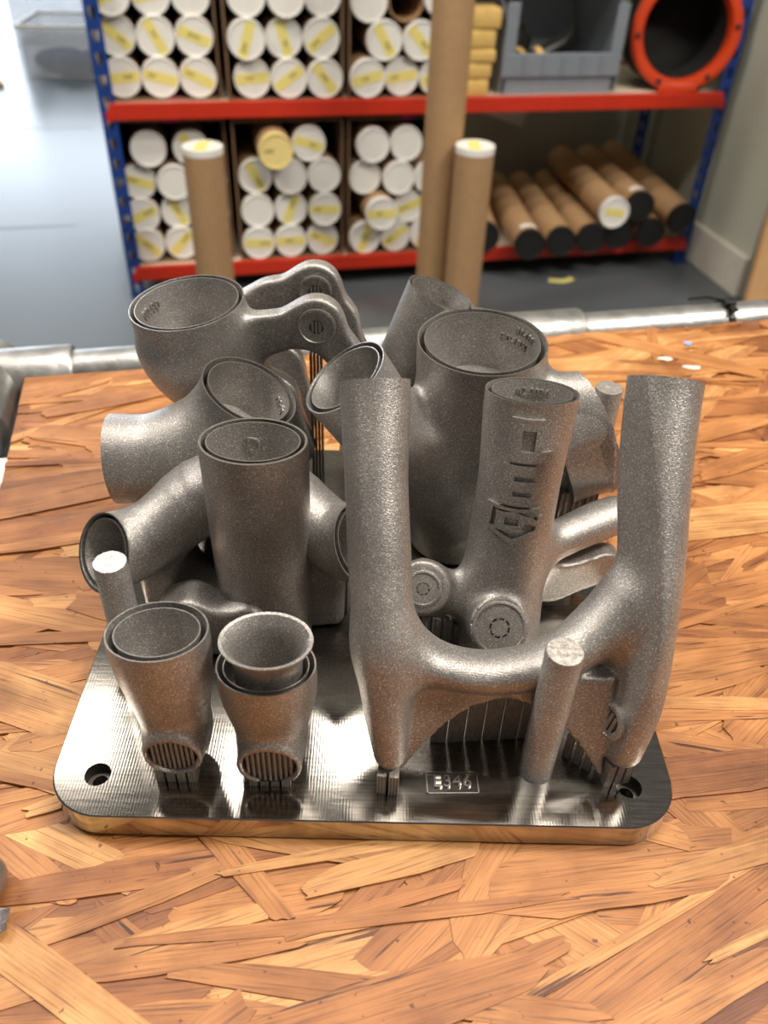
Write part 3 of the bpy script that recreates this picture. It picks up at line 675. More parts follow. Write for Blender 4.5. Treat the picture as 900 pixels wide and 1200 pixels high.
loft(bm, [((0, 0, z*MM), (0, 0, 1), a*MM, b*MM, mi) for z, a, b, mi in S], 64, False, False)
link('flared_rim', bm_mesh(bm), ['sintered_steel', 'sintered_steel'], fr, 40)

# ---- round test bars
def bar(x, y, h, r, label, top='sawn_steel'):
    e = empty('round_test_bar', (x*MM, y*MM, T*MM)); tag(e, label, 'metal bar', 'round test bars on the plate')
    bm = bmesh.new(); loft(bm, [((0, 0, z*MM), (0, 0, 1), a*MM, a*MM, mi) for z, a, mi in ((-0.0, r+0.5, 0), (0.6, r, 0), (h-0.5, r, 0), (h-0.1, r-0.3, 0))], 40, True, False); link('shaft', bm_mesh(bm), ['sintered_steel'], e, 40)
    bm = bmesh.new(); rg2 = random.Random(int(h*7)); n = 40; c = bm.verts.new((0, 0, h*MM)); prev = None
    for k, rr in enumerate((0.25, 0.5, 0.75, 0.93)):
        ring = [bm.verts.new((r*rr*MM*math.cos(2*math.pi*i/n), r*rr*MM*math.sin(2*math.pi*i/n), (h+rg2.uniform(-.25, .25))*MM)) for i in range(n)]
        for i in range(n):
            if prev is None: bm.faces.new((c, ring[i], ring[(i+1) % n]))
            else: bm.faces.new((prev[i], ring[i], ring[(i+1) % n], prev[(i+1) % n]))
        prev = ring
    last = [bm.verts.new((r*.96*MM*math.cos(2*math.pi*i/n), r*.96*MM*math.sin(2*math.pi*i/n), (h-.12)*MM)) for i in range(n)]
    for i in range(n): bm.faces.new((prev[i], last[i], last[(i+1) % n], prev[(i+1) % n]))
    link('rough_top', bm_mesh(bm), top, e, 60)
bar(69.8, 25.5, 72, 6.9, 'round steel test bar with bright grainy top in front of the bridge', 'sawn_dull')
bar(-101.5, 65, 72.5, 6.6, 'round steel test bar with bright speckled top beside the left oval socket')
bar(117.5, 190, 84.5, 6.9, 'round steel test bar half hidden behind the right tall arm', 'rib_steel')

# ---- curved elbow at the left
elbow = empty('elbow_lug', (0, 0, 0)); tag(elbow, 'grey printed elbow curving from a top socket to the left', 'metal part')
G = Grid((-136, 112, T+1), (-24, 186, 144), H_)
topB = Vector((-56.5, 150, 113)); axB = Vector((0.42, -0.08, 0.88)); endB = Vector((-122, 146, 76)); axB2 = Vector((-1, -0.06, -0.06)); e1 = topB+axB.normalized()*5; e2 = endB+axB2*6
d = s_sweep(G, [(*e1, 22.5, 22.5), (*(topB-axB*10), 22, 22), (-72, 148.5, 91, 22, 22), (-87, 147, 82, 22, 22), (-104, 146.3, 77, 20.5, 21), (*endB, 20.8, 21.5), (*e2, 20.8, 21.5)], (0, 1, 0), 4)
leg = s_tube(G, (-78, 150, T), (-72, 150, 85), (14, 15), (17, 17)); d = smin(d, leg, 10)
bm = sdf_bmesh(d, G); cut_socket(bm, topB, axB, 22.5, 22.5, (0, 1, 0)); cut_socket(bm, endB, axB2, 20.8, 21.5, (0, 1, 0)); body(elbow, bm)
sleeve(elbow, topB, axB, 19.4, 19.4, (0, 1, 0), -0.2); sleeve(elbow, endB, axB2, 18.2, 18.9, (0, 1, 0), -0.2)
curved_text(elbow, '00:00', 5.0, topB, axB, 18.6, R(20), -6)

# ---- arched bridge part with two side sockets
archp = empty('arch_lug', (0, 0, 0)); tag(archp, 'dark printed arch with an oval socket at each end behind the tall oval tube', 'metal part')
G = Grid((-142, 62, T+1), (22, 148, 112), H_)
cL = Vector((-114.0, 91, 66.5)); aL_ = Vector((-0.52, -0.70, 0.50)); cR = Vector((-5.0, 97, 71)); aR_ = Vector((0.66, -0.50, 0.55))
eL = cL+aL_.normalized()*5; eR = cR+aR_.normalized()*5
d1 = s_sweep(G, [(*eL, 17.5, 15.5), (*(cL-aL_*6), 17.5, 15.5), (-95, 107, 66, 15, 16), (-77, 121, 80, 13, 19), (-59, 126, 86, 12, 20), (-41, 121, 80, 13, 19), (-22, 110, 67, 15, 16), (*(cR-aR_*6), 17.5, 14.5), (*eR, 17.5, 14.5)], (0, 0.3, 1), 3)
ringd = np.abs(np.sqrt((G.X+59)**2+(G.Z-40)**2)-35)-8
ringd = slab(ringd, G.Y-120, 17, 4)
legs = np.minimum(s_box(G, (-106, 100, T), (-86, 134, 52), 5), s_box(G, (-32, 100, T), (-12, 134, 52), 5))
d = smin(smin(d1, ringd, 8), legs, 8)
d = smax(d, -s_cyl(G, (-59, 80, 40), (-59, 150, 40), 27), 3)
hump = slab(s_chain2(G, [(-86, 36, 8.5), (-79, 38, 8.5), (-66, 33.5, 7), (-54, 37, 8)], 6), G.Y-88, 9, 3)
hump = np.minimum(hump, s_box(G, (-93, 80, T), (-48, 97, 33), 2)); d = smin(d, hump, 4); d = np.maximum(d, T+1.5-G.Z)
bm = sdf_bmesh(d, G); sd = (0, 0.3, 1)
cut_socket(bm, cL, aL_, 17.5, 15.5, sd, depth=20); cut_socket(bm, cR, aR_, 17.5, 14.5, sd); body(archp, bm)
sleeve(archp, cL, aL_, 14.8, 12.8, sd, -0.2, 19); sleeve(archp, cR, aR_, 14.8, 11.8, sd, -0.2)

# ---- clevis part at the back left
clev = empty('clevis_lug', (0, 0, 0)); tag(clev, 'grey printed cup socket with two eyelet arms at the back left', 'metal part')
G = Grid((-126, 168, T+1), (18, 246, 140), H_)
topA = Vector((-93, 203, 130)); axA = Vector((-0.11, -0.06, 1)); eA = topA+axA*5
d = s_sweep(G, [(*eA, 28, 28), (*(topA-axA*14), 28, 28), (-92, 203, 106, 27.5, 27.5), (-84, 204, 88, 23, 23), (-68, 206, 68, 17, 18), (-52, 208, 42, 13, 15), (-48, 208, 14, 12, 14)], (1, 0, 0), 4)
for y0, bx_, bz in ((200, -29.5, 123), (234, -32.5, 126)):
    c2 = s_chain2(G, [(-78, bz-20, 14), (-56, bz-7, 8.5), (bx_, bz, 11.5), (bx_+13, bz-16, 7), (bx_+24, bz-45, 8), (bx_+32, bz-80, 9), (bx_+34, T+4, 9)], 9)
    c2 = smin(c2, s_chain2(G, [(-80, 92, 18), (-54, 80, 13), (-44, 50, 12)], 6), 10)
    d = smin(d, slab(c2, G.Y-y0, 5.0, 2.2), 9)
d = np.maximum(d, T+1.5-G.Z)
for bc, br_ in (((-29.5, 195, 123), 8.6), ((-32.5, 229, 126), 7.8)): d = np.maximum(d, -s_cyl(G, (bc[0], bc[1]-3, bc[2]), (bc[0], bc[1]+3, bc[2]), br_))
bm = sdf_bmesh(d, G); cut_socket(bm, topA, axA, 28, 28, (1, 0, 0)); body(clev, bm)
sleeve(clev, topA, axA, 25.4, 25.4, (1, 0, 0), -0.2, 25)
curved_text(clev, '00:90', 7.0, topA, axA, 24.6, R(160), -7.5)
boss(clev, (-29.5, 194.9, 123), (0, -1, 0), 9.4, 3.6); boss(clev, (-32.5, 228.9, 126), (0, -1, 0), 8.6, 3.6)
ribs(clev, (-34, 197), (-27, 197), 4, T, lambda f: 106, 8, 0.9, 2)

# ---- cluster: big round socket with side branches
clus = empty('head_cluster_lug', (0, 0, 0)); tag(clus, 'large grey printed cluster with a wide round socket and side branches', 'metal part')
G = Grid((-42, 116, T+1), (128, 256, 142), 1.3)
topC = Vector((49.5, 180, 126)); axC = Vector((0.0, -0.06, 1)); e0 = topC+axC*5
topM = Vector((-14.0, 152, 120.5)); axM = Vector((-0.58, -0.10, 0.80)); eM = topM+axM.normalized()*5
topN = Vector((33, 234, 125)); axN = Vector((0.34, 0.05, 0.93)); eN = topN+axN.normalized()*5
topF = Vector((111, 164, 85)); axF = Vector((0.88, 0.25, 0.38)); eF = topF+axF.normalized()*6
d = s_sweep(G, [(*e0, 30.5, 30.5), (*(topC-axC*12), 30.5, 30.5), (47, 178, 85, 27, 29), (44, 174, 50, 24, 27), (44, 172, T, 24, 27)], (1, 0, 0), 3)
dm = s_tube(G, eM, (40, 164, 34), (21.5, 21.5), (18, 18), (0, 1, 0))
dn = s_tube(G, eN, (-2, 226, 25), (18.5, 18.5), (19, 19), (0, 1, 0)); dn2 = s_tube(G, (2, 226, T), (2, 222, 40), (18, 16), (18, 16))
dfl = s_tube(G, (48, 176, 74), eF, (20, 27), (23, 34), (0, 1, 0))
d = smin(d, dm, 14); d = smin(d, smin(dn, dn2, 8), 16); d = smin(d, dfl, 14); d = np.maximum(d, T+1.5-G.Z)
bm = sdf_bmesh(d, G)
cut_socket(bm, topC, axC, 30.5, 30.5, (1, 0, 0), depth=32); cut_socket(bm, topM, axM, 21.3, 21.3, (0, 1, 0)); cut_socket(bm, topN, axN, 18.5, 18.5, (0, 1, 0)); cut_socket(bm, topF, axF, 23, 34, (0, 1, 0))
body(clus, bm)
sleeve(clus, topC, axC, 27.4, 27.4, (1, 0, 0), -0.2, 29); sleeve(clus, topM, axM, 18.5, 18.5, (0, 1, 0), -0.2); sleeve(clus, topN, axN, 16.3, 16.3, (0, 1, 0), -0.2); sleeve(clus, topF, axF, 20, 31, (0, 1, 0), -0.2)
curved_text(clus, 'A1-120', 4.6, topC, axC, 26.6, R(30), -4.0); curved_text(clus, 'P.D-19U6', 4.6, topC, axC, 26.6, R(42), -9.5)
ribs(clus, (80, 150), (112, 150), 5, T, lambda f: 58+4*f, 6, 1.0, 2)

# ---- lug with the raised emblem
emb = empty('emblem_lug', (0, 0, 0)); tag(emb, 'grey printed lug with a raised emblem down its front', 'metal part')
G = Grid((2, 58, T+1), (128, 158, 144), H_)
topK = Vector((66, 131, 128.5)); axK = Vector((0.03, 0.20, 0.98)); eK = topK+axK.normalized()*5
d = s_sweep(G, [(*eK, 19.8, 17.5), (*(topK-axK*10), 19.8, 17.5), (64, 119, 90, 18.0, 17.5), (61.5, 108, 50, 18.8, 18.5), (60, 98, 22, 20, 20), (60, 96, T-4, 20, 20)], (1, 0, 0), 4)
nE = Vector((0, -0.80, 0.60)).normalized()
lob = s_cyl(G, Vector((57.5, 80, 38))-nE*14, Vector((57.5, 80, 38))+nE*1.5, 13.5, 1.0); d = smin(d, lob, 5)
ear = s_cyl(G, Vector((23.5, 92, 49))-nE*9, Vector((23.5, 92, 49))+nE*0.5, 12.5, 1.5)
w1 = s_sweep(G, [(24, 97, 44, 11, 5), (42, 99, 40, 10, 5), (60, 104, 44, 12, 6)], Vector((0, 0.6, 0.8)), 2); d = smin(d, smin(ear, w1, 6), 8)
earR = s_sweep(G, [(62, 108, 50, 13, 9), (84, 118, 56, 9, 9), (108, 132, 58, 9, 10), (118, 137, 58, 9, 10)], (0, 0, 1), 3)
wbR = slab(s_chain2(G, [(66, 40, 14), (90, 30, 10), (112, 34, 10)], 6), G.Y-(92+0.4*G.X*0.8), 5, 1); d = smin(smin(d, earR, 10), wbR, 8); d = np.maximum(d, T+1.5-G.Z)
for bc, br_ in (((57.5, 80, 38), 11.2), ((23.5, 92, 49), 7.6)): d = np.maximum(d, -s_cyl(G, Vector(bc)-nE*1.6, Vector(bc)+nE*4, br_))
bm = sdf_bmesh(d, G); cut_socket(bm, topK, axK, 19.8, 17.5, (1, 0, 0)); bvh = BVHTree.FromBMesh(bm); body(emb, bm)
sleeve(emb, topK, axK, 17.2, 15.0, (1, 0, 0), -0.2)
curved_text(emb, 'A2.0021', 4.6, topK, axK, 16.4, R(80), -5.0, ry=14.2)
boss(emb, Vector((57.5, 80, 38))+nE*1.2, nE, 12.2, 4.6, style='ring'); boss(emb, Vector((23.5, 92, 49))+nE*0.3, nE, 8.4, 3.0, style='ring')
# emblem: strokes (quads in emblem units) wrapped onto the front of the tube
def emblem_quads():
    q_ = []
    def rect(x0, y0, x1, y1): q_.append(((x0, y0), (x1, y0), (x1, y1), (x0, y1)))
    # first glyph: squared loop with a long bar
    rect(278, 310, 338, 525); rect(338, 310, 440, 368); rect(405, 368, 440, 470); rect(338, 470, 500, 525)
    # second glyph: spine with three bars
    rect(265, 540, 325, 742); rect(325, 540, 430, 592); rect(325, 618, 430, 668); rect(325, 694, 430, 742)
    # hexagon border with a hooked stroke
    hx = [(218, 756), (480, 756), (500, 800), (490, 880), (350, 942), (212, 880)]
    cx, cy = 352, 838; inn = [(cx+(x-cx)*0.80, cy+(y-cy)*0.80) for x, y in hx]
    for i in range(6):
        if i == 1: continue
        j = (i+1) % 6; q_.append((hx[i], hx[j], inn[j], inn[i]))
    rect(262, 782, 306, 880); rect(306, 848, 396, 884); rect(372, 806, 404, 848); rect(306, 780, 350, 806); q_.append(((306, 780), (350, 770), (470, 822), (462, 850)))
    return q_
bme = bmesh.new()
for qd in emblem_quads():
    pts2 = []; n = 6
    for lvl in (0, 1):
        gridv = []
        for i in range(n+1):
            row = []
            for j in range(n+1):
                fx, fy = i/n, j/n
                ins = 0.0
                X = (1-fx)*((1-fy)*qd[0][0]+fy*qd[3][0])+fx*((1-fy)*qd[1][0]+fy*qd[2][0]); Y = (1-fx)*((1-fy)*qd[0][1]+fy*qd[3][1])+fx*((1-fy)*qd[1][1]+fy*qd[2][1])
                x = 63.0+(X-362)/13.0-(Y-310)*0.0035; z = 126.0-(Y-310)/11.2*0.92
                hit = bvh.ray_cast(Vector((x*MM, 0.02, z*MM)), Vector((0, 1, 0)))
                p = hit[0] if hit[0] is not None else Vector((x*MM, 0.11, z*MM)); nn = Vector((0, -1, 0.2)) if hit[0] is None else (hit[1] if hit[1].y < 0 else -hit[1])
                row.append(bme.verts.new(p+nn*(0.0019 if lvl else -0.0012)))
            gridv.append(row)
        pts2.append(gridv)
    a, b = pts2
    for i in range(n):
        for j in range(n): bme.faces.new((b[i][j], b[i+1][j], b[i+1][j+1], b[i][j+1]))
    rim = [(i, 0) for i in range(n)]+[(n, j) for j in range(n)]+[(i, n) for i in range(n, 0, -1)]+[(0, j) for j in range(n, 0, -1)]
    for k in range(len(rim)):
        (i, j), (i2, j2) = rim[k], rim[(k+1) % len(rim)]; bme.faces.new((a[i][j], a[i2][j2], b[i2][j2], b[i][j]))
link('raised_emblem', bm_mesh(bme), 'sintered_steel', emb, 40)
ribs(emb, (18, 86), (44, 92), 5, T, lambda f: 36-13*f*f, 5, 1.0, 2)

# ------------------------------------------------------------------ shelving rack (rack frame: x along, y into depth, z above floor)
RW, RD = 1.80, 0.46
rack = empty('shelving_rack', (0, 0, 0)); rack.matrix_world = MROOM; tag(rack, 'boltless shelving rack with blue posts and red beams against the wall', 'shelving')
def upright(x0, y0, flip, parent):
    """angle post with keyhole slots cut through its front face"""
    bm = bmesh.new(); Wf = 0.038; pitch = 0.05; H = 1.55; n = int(H/pitch); t = 0.0018
    xs = (x0, x0+Wf)
    for k in range(n):
        z0, z1 = k*pitch, (k+1)*pitch; cx = x0+Wf/2; cz = (z0+z1)/2
        hole = [(cx-.0045, cz-.014), (cx+.0045, cz-.014), (cx+.0075, cz+.004), (cx+.0075, cz+.013), (cx-.0075, cz+.013), (cx-.0075, cz+.004)]
        for yy in (y0, y0+t):
            o4 = [bm.verts.new((x, yy, z)) for x, z in ((xs[0], z0), (xs[1], z0), (xs[1], z1), (xs[0], z1))]; h6 = [bm.verts.new((x, yy, z)) for x, z in hole]
            for f in ((o4[0], o4[1], h6[1], h6[0]), (o4[1], o4[2], h6[3], h6[2]), (o4[1], h6[2], h6[1]), (o4[2], o4[3], h6[4], h6[3]), (o4[3], o4[0], h6[5], h6[4]), (o4[0], h6[0], h6[5])): bm.faces.new(f)
    fx = x0 if flip else x0+Wf-t
    add_box(bm, (fx, y0, 0), (fx+t, y0+0.03, H)); add_box(bm, (x0-.002, y0-.002, 0), (x0+Wf+.002, y0+.034, .012))
    return link('post', bm_mesh(bm), 'rack_blue', parent)
upright(0.0, 0.0, True, rack); upright(RW-0.038, 0.0, False, rack); upright(0.0, RD-0.03, True, rack); upright(RW-0.038, RD-0.03, False, rack)
SHZ = (0.088, 0.522, 0.956)
for z in SHZ:
    for y0, y1 in ((-0.006, 0.010), (RD-0.03, RD-0.014)):
        o = box_obj('beam', (0.022, y0, z-0.038), (RW-0.022, y1, z+0.002), 'rack_red', rack, .0015)
        for xs in (0.006, RW-0.032):
            for dz in (-0.028, 0.012):
                pass
    box_obj('shelf_board', (0.02, 0.010, z-0.016), (RW-0.02, RD-0.032, z-0.002), 'chipboard', rack)
    bm = bmesh.new()
    for xs in (0.019, RW-0.019):
        for dz in (-0.034, -0.084+0.062):
            loft(bm, [((xs, -0.004, z+dz), (0, -1, 0), .007, .010, 0), ((xs, -0.0062, z+dz), (0, -1, 0), .006, .009, 0)], 10)
    link('beam_hook', bm_mesh(bm), 'slot_red', rack)

def carton(x0, x1, z0, z1, y0, y1, label, pink=None):
    e = empty('cardboard_box', (0, 0, 0)); e.matrix_world = MROOM; tag(e, label, 'box', 'open cardboard boxes of tubes on the rack'); t = .004
    box_obj('side_panel', (x0, y0, z0), (x0+t, y1, z1), 'cardboard', e); box_obj('side_panel', (x1-t, y0, z0), (x1, y1, z1), 'cardboard', e)
    box_obj('bottom_panel', (x0+t, y0-.006, z0), (x1-t, y1, z0+t), 'cardboard', e); box_obj('top_panel', (x0+t, y0, z1-t), (x1-t, y1, z1), 'cardboard', e); box_obj('back_panel', (x0+t, y1-t, z0+t), (x1-t, y1, z1-t), 'cardboard', e)
    if pink: box_obj('pink_tape', (pink[0], y0-.0008, pink[1]), (pink[0]+.035, y0+.002, pink[1]+t+.002), 'pink_tape', e)
    return e
def tube(cx, cz, r, yf, L, label, tape=None, cap='cap_white', ink=True, group='capped tubes in the cardboard boxes', open_=False, mat='tube_kraft'):
    e = empty('postal_tube', (0, 0, 0)); e.matrix_world = MROOM @ Matrix.Translation((cx, yf, cz)); tag(e, label, 'cardboard tube', group)
    bm = bmesh.new()
    if open_:
        loft(bm, [((0, L, 0), (0, -1, 0), r, r, 0), ((0, 0, 0), (0, -1, 0), r, r, 0), ((0, 0, 0), (0, -1, 0), r-.003, r-.003, 0), ((0, L*.9, 0), (0, -1, 0), r-.003, r-.003, 0)], 28)
    else: loft(bm, [((0, L, 0), (0, -1, 0), r, r, 0), ((0, 0, 0), (0, -1, 0), r, r, 0)], 28)
    link('tube_wall', bm_mesh(bm), mat, e, 40)
    if not open_:
        bm = bmesh.new(); loft(bm, [((0, .012, 0), (0, -1, 0), r*1.005, r*1.005, 0), ((0, -.004, 0), (0, -1, 0), r*1.01, r*1.01, 0), ((0, -.006, 0), (0, -1, 0), r*.97, r*.97, 0), ((0, -.006, 0), (0, -1, 0), r*.92, r*.92, 0), ((0, -.0035, 0), (0, -1, 0), r*.89, r*.89, 0)], 32)
        cp = link('end_cap', bm_mesh(bm), cap, e, 35)
        if tape is not None:
            a = R(tape); hw = r*0.27; bm = bmesh.new(); pts = []
            for k in range(-4, 5):
                y = hw*k/4; pts.append((math.sqrt((r*.9)**2-y*y), y))
            pts = pts+[(-x, y) for x, y in pts[::-1]]
            M = Matrix(((math.cos(a), -math.sin(a), 0, 0), (0, 0, -1, 0), (math.sin(a), math.cos(a), 0, 0), (0, 0, 0, 1)))
            prism(bm, pts, .0036, .0043, 0, M); tp = link('tape_label', bm_mesh(bm), 'tape_yellow', cp)
        if ink:
            bm = bmesh.new(); a = R(tape or 0); rg3 = random.Random(int(cx*1e4+cz*1e3)); n = rg3.randint(3, 5); x0 = rg3.choice((-.62, -.3, .1))*r
            M = Matrix(((math.cos(a), -math.sin(a), 0, 0), (0, 0, -1, 0), (math.sin(a), math.cos(a), 0, 0), (0, 0, 0, 1)))
            for k in range(n):
                xx = x0+k*r*.13; hh = r*rg3.uniform(.06, .13); sl_ = r*rg3.uniform(-.05, .05)
                prism(bm, [(xx, -hh), (xx+r*.035, -hh), (xx+r*.035+sl_, hh), (xx+sl_, hh)], .0043, .0047, 0, M)
                prism(bm, [(xx, hh*.4), (xx+r*.10, hh*.5), (xx+r*.10, hh*.5+r*.03), (xx, hh*.4+r*.03)], .0043, .0047, 0, M)
            link('handwriting', bm_mesh(bm), 'ink', cp)
    return e
BXS = [(0.012, 0.312), (0.330, 0.636), (0.650, 0.945)]; UP0, LO0 = SHZ[1]-.0015, SHZ[0]-.0015
wh = ('left', 'middle', 'right')
for i, (a, b) in enumerate(BXS):
    carton(a, b, UP0, UP0+0.335, 0.012 if i else 0.038, 0.42, 'open cardboard box on the upper shelf, %s of three' % wh[i], (0.17, UP0) if i == 0 else None)
    carton(a, b, LO0, LO0+0.385, 0.016 if i else 0.038, 0.42, 'open cardboard box on the lower shelf, %s of three' % wh[i], ((0.155, LO0+.381) if i == 0 else (0.80, LO0+.381) if i == 2 else None))
r0 = 0.0475
UPPER = [[(0.095, 0.759, 25), (0.190, 0.757, 10), (0.262, 0.756, None)], [(0.098, 0.668, -40), (0.170, 0.666, -62), (0.263, 0.667, -22)], [(0.098, 0.574, 5), (0.178, 0.574, -14), (0.262, 0.574, -25)],
         [(0.390, 0.760, None), (0.488, 0.760, None), (0.583, 0.760, None)], [(0.384, 0.666, 72), (0.481, 0.666, -74), (0.578, 0.666, 38)], [(0.394, 0.573, 4), (0.490, 0.573, 34), (0.585, 0.573, -50)],
         [(0.703, 0.748, None), (0.800, 0.750, 'open'), (0.892, 0.762, None)], [(0.745, 0.661, -58), (0.842, 0.661, -46)], [(0.700, 0.573, 14), (0.797, 0.573, 8), (0.893, 0.573, 20)]]
names = ['top row', 'middle row', 'bottom row']; ordn = ['first', 'second', 'third', 'fourth']
def tidy(rows, xa, xb):
    return rows
for k, row in enumerate(UPPER):
    bi, rw = divmod(k, 3)
    if bi == 0: row = [((0.064, 0.160, 0.256)[i], z, t) for i, (x, z, t) in enumerate(row)]
    for i, (x, z, t) in enumerate(row):
        rr = r0
        lab = '%s tube end, %s from left, %s of the %s upper-shelf box' % ('open empty' if t == 'open' else ('white-capped' if t is None else 'yellow-taped white'), ordn[i], names[rw], wh[bi])
        tube(x, z, rr, (0.036 if bi == 0 else 0.004)+0.006*((i*7+k*3) % 4), 0.37, lab, t if not isinstance(t, str) else None, open_=(t == 'open'), ink=t is not None)
LOWER = [[[(0.104, 0.402, None), (0.216, 0.400, -60)], [(0.066, 0.312, -18), (0.162, 0.312, None), (0.258, 0.312, None)], [(0.064, 0.222, 24), (0.162, 0.226, -62), (0.258, 0.222, None)], [(0.066, 0.137, -42), (0.162, 0.137, 45), (0.258, 0.137, 30)]],
         [[(0.440, 0.408, 'yellow'), (0.538, 0.410, -18)], [(0.386, 0.324, -62), (0.483, 0.324, None), (0.580, 0.324, None)], [(0.386, 0.229, None), (0.483, 0.229, 66), (0.580, 0.229, -2)], [(0.383, 0.137, -3), (0.478, 0.137, 0), (0.574, 0.137, -22)]],
         [[(0.720, 0.402, None), (0.818, 0.402, None)], [(0.701, 0.310, None), (0.798, 0.310, None), (0.892, 0.308, None)], [(0.742, 0.222, 0), (0.838, 0.222, 20)], [(0.702, 0.137, 72), (0.797, 0.137, 35), (0.892, 0.137, 60)]]]
names4 = ['top row', 'second row', 'third row', 'bottom row']
for bi, rows in enumerate(LOWER):
    for rw, row in enumerate(rows):
        for i, (x, z, t) in enumerate(row):
            rr = r0*.985
            yl = t == 'yellow'
            lab = '%s tube end, %s from left, %s of the %s lower-shelf box' % ('all-yellow capped' if yl else ('white-capped' if t is None else 'yellow-taped white'), ordn[i], names4[rw], wh[bi])
            prot = 0.05 if (yl or (bi == 2 and rw == 2 and i == 0)) else 0.0
            tube(x, z, rr, (0.036 if bi == 0 else 0.008)+0.006*((i*5+rw*3) % 4)-prot, 0.37, lab, None if yl else t, 'cap_yellow' if yl else 'cap_white', ink=(t is not None))

# loose tubes lying on the right of the lower shelf
def loose(fx, fz, bx_, bz, yf, L, cap, label, k):
    e = empty('postal_tube', (0, 0, 0)); a = Vector((fx, yf, fz)); b = Vector((bx_, 0.44, bz)); d = (b-a).normalized()
    q_ = d.to_track_quat('Y', 'Z').to_matrix().to_4x4(); q_.translation = a; e.matrix_world = MROOM @ q_; tag(e, label, 'cardboard tube', 'loose tubes on the lower shelf'); r = .0455; L = (b-a).length+L
    bm = bmesh.new(); loft(bm, [((0, L, 0), (0, -1, 0), r, r, 0), ((0, 0, 0), (0, -1, 0), r, r, 0)], 32); link('tube_wall', bm_mesh(bm), 'tube_kraft', e, 40)
    bm = bmesh.new(); loft(bm, [((0, .014, 0), (0, -1, 0), r*1.006, r*1.006, 0), ((0, -.004, 0), (0, -1, 0), r*1.01, r*1.01, 0), ((0, -.005, 0), (0, -1, 0), r*.93, r*.93, 0), ((0, -.0015, 0), (0, -1, 0), r*.9, r*.9, 0)], 32); cp = link('end_cap', bm_mesh(bm), cap, e, 35)
    if cap == 'cap_white':
        bm = bmesh.new(); prism(bm, [(-.03, -.008), (.03, -.014), (.03, .010), (-.03, .014)], .0, .0008, 0, Matrix(((1, 0, 0, 0), (0, 0, -1, -.0018), (0, 1, 0, 0), (0, 0, 0, 1)))); link('tape_label', bm_mesh(bm), 'tape_yellow', cp)
    if k in (1, 6):
        bm = bmesh.new(); loft(bm, [((0, .03, 0), (0, 1, 0), r*1.004, r*1.004, 0), ((0, .055, 0), (0, 1, 0), r*1.004, r*1.004, 0)], 32, False, False)
        for f in [f for f in bm.faces if f.calc_center_median().z < r*.8]: bm.faces.remove(f)
        link('paper_label', bm_mesh(bm), 'cap_white', e)
zb = SHZ[0]-.002+.0462
LS = [(1.072, zb, 1.165, zb, -.02), (1.190, zb, 1.262, zb, -.10), (1.296, zb, 1.356, zb, -.09), (1.400, zb, 1.451, zb, -.08), (1.505, zb, 1.547, zb, -.055), (1.455, zb+.082, 1.498, zb+.082, -.09), (1.560, zb+.082, 1.596, zb+.082, -.05), (1.612, zb, 1.643, zb, -.06), (1.722, zb+.034, 1.690, zb+.095, -.04)]
LL = ['black-capped tube at the left end of the loose tubes', 'black-capped loose tube with white paper label, second from the left end', 'black-capped loose tube, third from the left end', 'black-capped loose tube, fourth from the left end', 'black-capped tube lying beneath the white-capped loose tube', 'white-capped loose tube lying on top of the others', 'black-capped tube with white label resting right of the white-capped one', 'black-capped loose tube low down beside the right post gap', 'black-capped loose tube leaning steeply, rightmost of all']
for k, (fx, fz, bx_, bz, yf) in enumerate(LS): loose(fx, fz, bx_, bz, yf, 0.02, 'cap_white' if k == 5 else 'cap_black', LL[k], k)

# upper shelf, right half: foam blocks, grey bin, orange ring drum
for k, (dx, h, dr) in enumerate([(0, .042, .0), (.004, .040, .04), (.014, .034, -.05), (.008, .046, .03), (.02, .05, -.06)]):
    z = SHZ[1]-.0015+sum((.0425, .0405, .0345, .0465)[:k]); bm = bmesh.new(); add_box(bm, (-.065, -.045, 0), (.065, .045, h), .008); o = link('foam_block', bm_mesh(bm), 'foam_yellow', None, 40)
    o.matrix_world = MROOM @ Matrix.Translation((0.985+dx, 0.062, z)) @ Matrix.Rotation(dr, 4, 'Z'); tag(o, 'yellow foam block, %s in the stack beside the tall tube' % ('lowest', 'second from the bottom', 'middle one', 'second from the top', 'topmost')[k], 'foam block', 'stack of foam blocks')
gb = empty('storage_bin', (0, 0, 0)); gb.matrix_world = MROOM @ Matrix.Translation((1.085, 0.03, SHZ[1]-.0015)); tag(gb, 'grey translucent open-fronted storage bin on the upper shelf', 'bin')
Wb, Db, Hb, t = 0.355, 0.36, 0.235, .004
box_obj('bin_floor', (.012, .01, 0), (Wb-.012, Db, t), 'bin_plastic', gb); box_obj('bin_back', (0, Db-t, t), (Wb, Db, Hb), 'bin_plastic', gb)
for x0 in (0.0, Wb-t):
    bm = bmesh.new(); prism(bm, [(0.0, t), (Db-t, t), (Db-t, Hb), (.07, Hb), (0, .20)], x0, x0+t, 0, Matrix(((0, 0, 1, 0), (1, 0, 0, 0), (0, 1, 0, 0), (0, 0, 0, 1)))); link('bin_side', bm_mesh(bm), 'bin_plastic', gb)
box_obj('bin_front', (.0, -.006, .045), (Wb, 0.0, .105), 'bin_plastic', gb, .002); box_obj('bin_foot', (.016, .002, 0.0), (Wb-.016, .006, .045), 'bin_plastic', gb)
for x0 in (0.0, Wb-.035): box_obj('bin_front_post', (x0, -.006, .105), (x0+.035, 0.0, .225), 'bin_plastic', gb, .002)
for k in range(5): box_obj('bin_rib', (.06+.058*k, -.010, .05), (.066+.058*k, -.006, .10), 'bin_plastic', gb)
